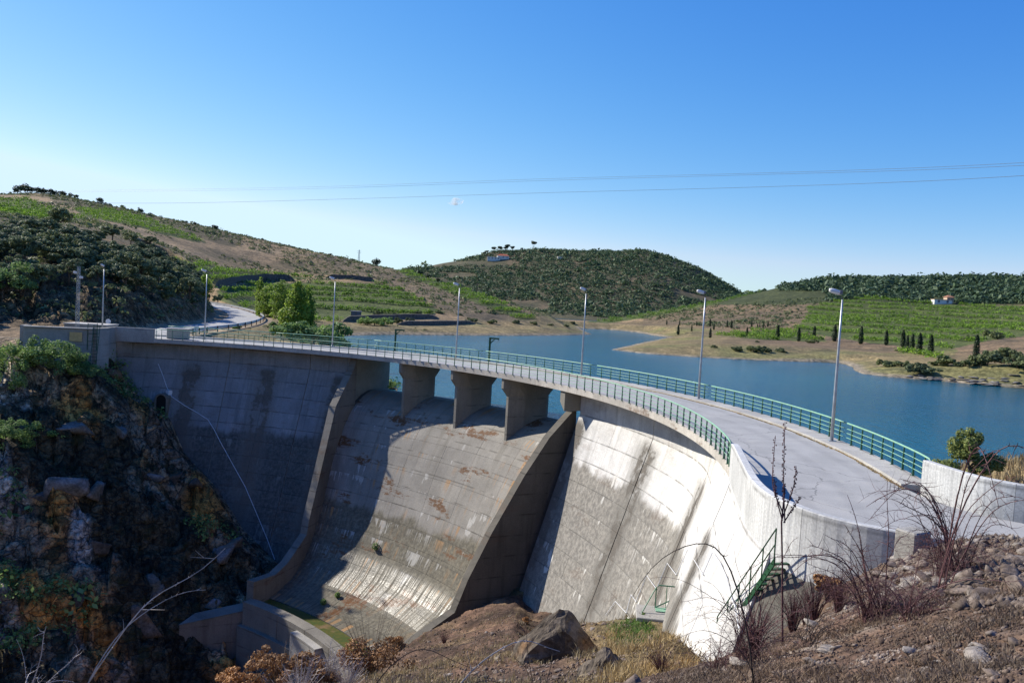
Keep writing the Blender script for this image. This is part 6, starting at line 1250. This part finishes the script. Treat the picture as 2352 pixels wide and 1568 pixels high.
# stems rising from below the frame and from the slope's edge
def free(label, base, tips, mat, n=0, size=.5, cat='bramble', name='bramble'):
    return bramble(label, base, tips, n, size, mat, q, True, 3)
b4 = at_dist(1725, 1568, 7.5); free('thorny cane arching left over the pale landing', b4, [(at_dist(1452, 1372, 7.6), .95, .014), (at_dist(1530, 1470, 7.6), .3, .007)], BURNT, 2, .3)
b5 = at_dist(1720, 1500, 9.2); free('tangle of dark canes in front of the green stair', b5, [(at_dist(1560, 1380, 9), .35, .010), (at_dist(1840, 1230, 9), .30, .010), (at_dist(1905, 1255, 9), .32, .009), (at_dist(1500, 1205 + 120, 9), .3, .008), (at_dist(1690, 1265, 9), .05, .008), (at_dist(1790, 1330, 9), .15, .008), (at_dist(1620, 1330, 9), .2, .008), (at_dist(1850, 1400, 9), .2, .008), (at_dist(1745, 1300, 9), .1, .008)] + [(at_dist(q.uniform(1600, 1900), q.uniform(1290, 1440), 9 + q.uniform(-.5, .5)), q.uniform(.05, .3), .006) for _ in range(14)], TWIG, 60, .8)
b5b = at_dist(1650, 1545, 9.5); free('low web of thin stems at the lower edge of the sunlit face', b5b, [(at_dist(q.uniform(1530, 1760), q.uniform(1400, 1520), 9.5), q.uniform(.05, .25), .005) for _ in range(10)], TWIG, 40, .6)
b6 = at_dist(1860, 1470, 8.5); free('short dark stems along the crest of the near slope', b6, [(at_dist(1760, 1380, 8.4), .1, .006), (at_dist(1930, 1400, 8.4), .1, .006), (at_dist(1650, 1560, 8), .15, .006)], BURNT, 16, .5)
b7 = at_dist(990, 1720, 4.2); free('two long arcs of pale cane across the bottom middle', b7, [(at_dist(1290, 1486, 4.3), .30, .0085)], PALE)
b7 = at_dist(830, 1640, 4.6); free('dark arched cane left of the pale one at the bottom', b7, [(at_dist(1100, 1545, 4.6), .29, .0065)], BURNT)
b8 = at_dist(1030, 1640, 4.2); free('slender dark twigs crossing under the pale arc', b8, [(at_dist(1090, 1480, 4.2), .01, .006), (at_dist(1215, 1600, 4.2), .16, .005)], BURNT)
b9 = at_dist(1240, 1640, 4.8); free('sparse branching twigs below the large boulder', b9, [(at_dist(1205, 1440, 4.8), .03, .006), (at_dist(1275, 1450, 4.8), .02, .006), (at_dist(1370, 1480, 4.8), .04, .005), (at_dist(1180, 1500, 4.8), .06, .004)], BURNT)
b10 = at_dist(180, 1640, 4.6); t = free('pale forked branch rising over the dark gorge at the lower left', b10, [(at_dist(515, 1263, 4.6), .16, .0075), (at_dist(470, 1352, 4.6), .22, .006)], PALE)
b11 = at_dist(60, 1640, 5); free('grey feathery twig in the lower left corner', b11, [(at_dist(112, 1432, 5), .02, .008), (at_dist(190, 1490, 5), .06, .006), (at_dist(40, 1470, 5), .02, .005)], PALE, 14, .35)
b12 = at_dist(840, 1640, 5); free('thin upright dark stem at the bottom left of centre', b12, [(at_dist(822, 1470, 5), .0, .005)], BURNT)
# bare grey bushes on the near bank
for x, y, d, s, lb in ((690, 1565, 28, 1.6, 'leafless grey bush at the bottom, in front of the basin wall'), (760, 1545, 30, 1.5, 'leafless grey bush beside the tall orange-brown bush'), (800, 1568, 27, 1.1, 'low leafless bush below the tall orange-brown bush'), (1022, 1440, 52, .9, 'tiny leafless tree at the foot of the spillway wall'), (1860, 1330, 17.5, .7, 'wispy reddish dead bush under the near parapet'), (1740, 1430, 13, .8, 'wispy dead weeds by the green stair'), (1590, 1500, 20, 1.0, 'wispy brown dead weeds at the right of the ledge'), (1520, 1520, 22, .9, 'dead brown weed clump in the middle of the ledge grass'), (1872, 1392, 17, .9, 'reddish tangle of dead stems on the shelf below the parapet'), (1825, 1405, 15.5, .8, 'reddish tangle of dead stems at the foot of the green stair'), (1925, 1400, 14, .7, 'reddish dead stems left of the lower bramble')):
    p = at_dist(x, y, d); g_ = H(p[0], p[1])[0]; p[2] = g_ if abs(g_ - p[2]) < 3 else p[2]
    t = thing('dead_bush', lb, 'bush', p); m = MB()
    for i in range(60):
        a = q.uniform(0, 6.28); e = s * q.uniform(.1, .6); h_ = s * q.uniform(.5, 1.1); p1 = np.array([math.cos(a) * e * .35, math.sin(a) * e * .35, h_ * .5]); p2 = np.array([math.cos(a) * e, math.sin(a) * e, h_]); m.tube([(0, 0, -.1), p1, p2], [.012 * s, .007 * s, .003 * s], 3, False)
        for _ in range(3): d_ = np.array([q.gauss(0, .3), q.gauss(0, .3), q.uniform(.1, .5)]) * s * .35; b_ = p1 + (p2 - p1) * q.random(); m.tube([b_, b_ + d_], [.004 * s, .0015 * s], 3, False)
    m.build('stems', PALE if x < 900 else TWIG, t)
# the tall seed stalk
SD = 11.5; b0 = at_dist(1799, 1448, SD); b0[2] = min(b0[2], H(b0[0], b0[1])[0] + .3); t = thing('seed_stalk', 'tall dark red dried stalk with four upright seed spikes', 'plant', b0); tp = lambda x, y: at_dist(x, y, SD) - b0
m = MB().tube([(0, 0, -.15), tp(1797, 1300), tp(1795, 1200), tp(1803, 1120)], [.014, .012, .011, .009], 6); m.build('stem', TWIG, t)
for pts_, nb in (([(1803, 1200), (1800, 1100), (1803, 968)], 60), ([(1797, 1175), (1775, 1110), (1781, 1000), (1782, 1062)][:3], 30), ([(1797, 1190), (1822, 1120), (1829, 1070)], 34), ([(1800, 1200), (1822, 1165), (1838, 1140)], 22), ([(1797, 1195), (1783, 1140), (1779, 1100)], 20)):
    P_ = catmull([tp(*a) for a in pts_], 8); m = MB().tube(P_, list(np.linspace(.010, .004, len(P_))), 5, False)
    for i in range(nb):
        f = (.25 + .75 * (i / nb)) * (len(P_) - 1); p = P_[int(f)] * (1 - f % 1) + P_[min(int(f) + 1, len(P_) - 1)] * (f % 1); a = q.uniform(0, 6.28); c_ = p + np.array([math.cos(a), math.sin(a), .3]) * .02; V, F = blob(c_, (.009, .009, .008), 0) if False else ([c_ + np.array(v) * .0125 for v in ((1, 0, 0), (-1, 0, 0), (0, 1, 0), (0, -1, 0), (0, 0, 1), (0, 0, -1))], [[0, 2, 4], [2, 1, 4], [1, 3, 4], [3, 0, 4], [2, 0, 5], [1, 2, 5], [3, 1, 5], [0, 3, 5]]); m.add(V, F)
    m.build('seed_spike', TWIG, t)
# weeds rooted in the chute joints
for x, y, s in ((742, 1388, .28), (775, 1372, .25), (862, 1262, .35)):
    d = np.linspace(50, 90, 4000); pp2 = at_dist(np.full(4000, x), np.full(4000, y), d); r_ = np.hypot(pp2[:, 0] - CX, pp2[:, 1] - CY); k_ = np.argmax(pp2[:, 2] < chute_z(r_)); p = pp2[k_]
    o = put('weed', crown_mesh('weed', [(0, 0, s, s, s, s)], 260, .14, SHR, int(x)), None, p); tag(o, {742: 'small weed at the bottom edge of the chute above the basin', 775: 'small weed just above the lowest one on the chute', 862: 'green plant clinging to a chute joint by the shadow edge'}[x], 'weed')
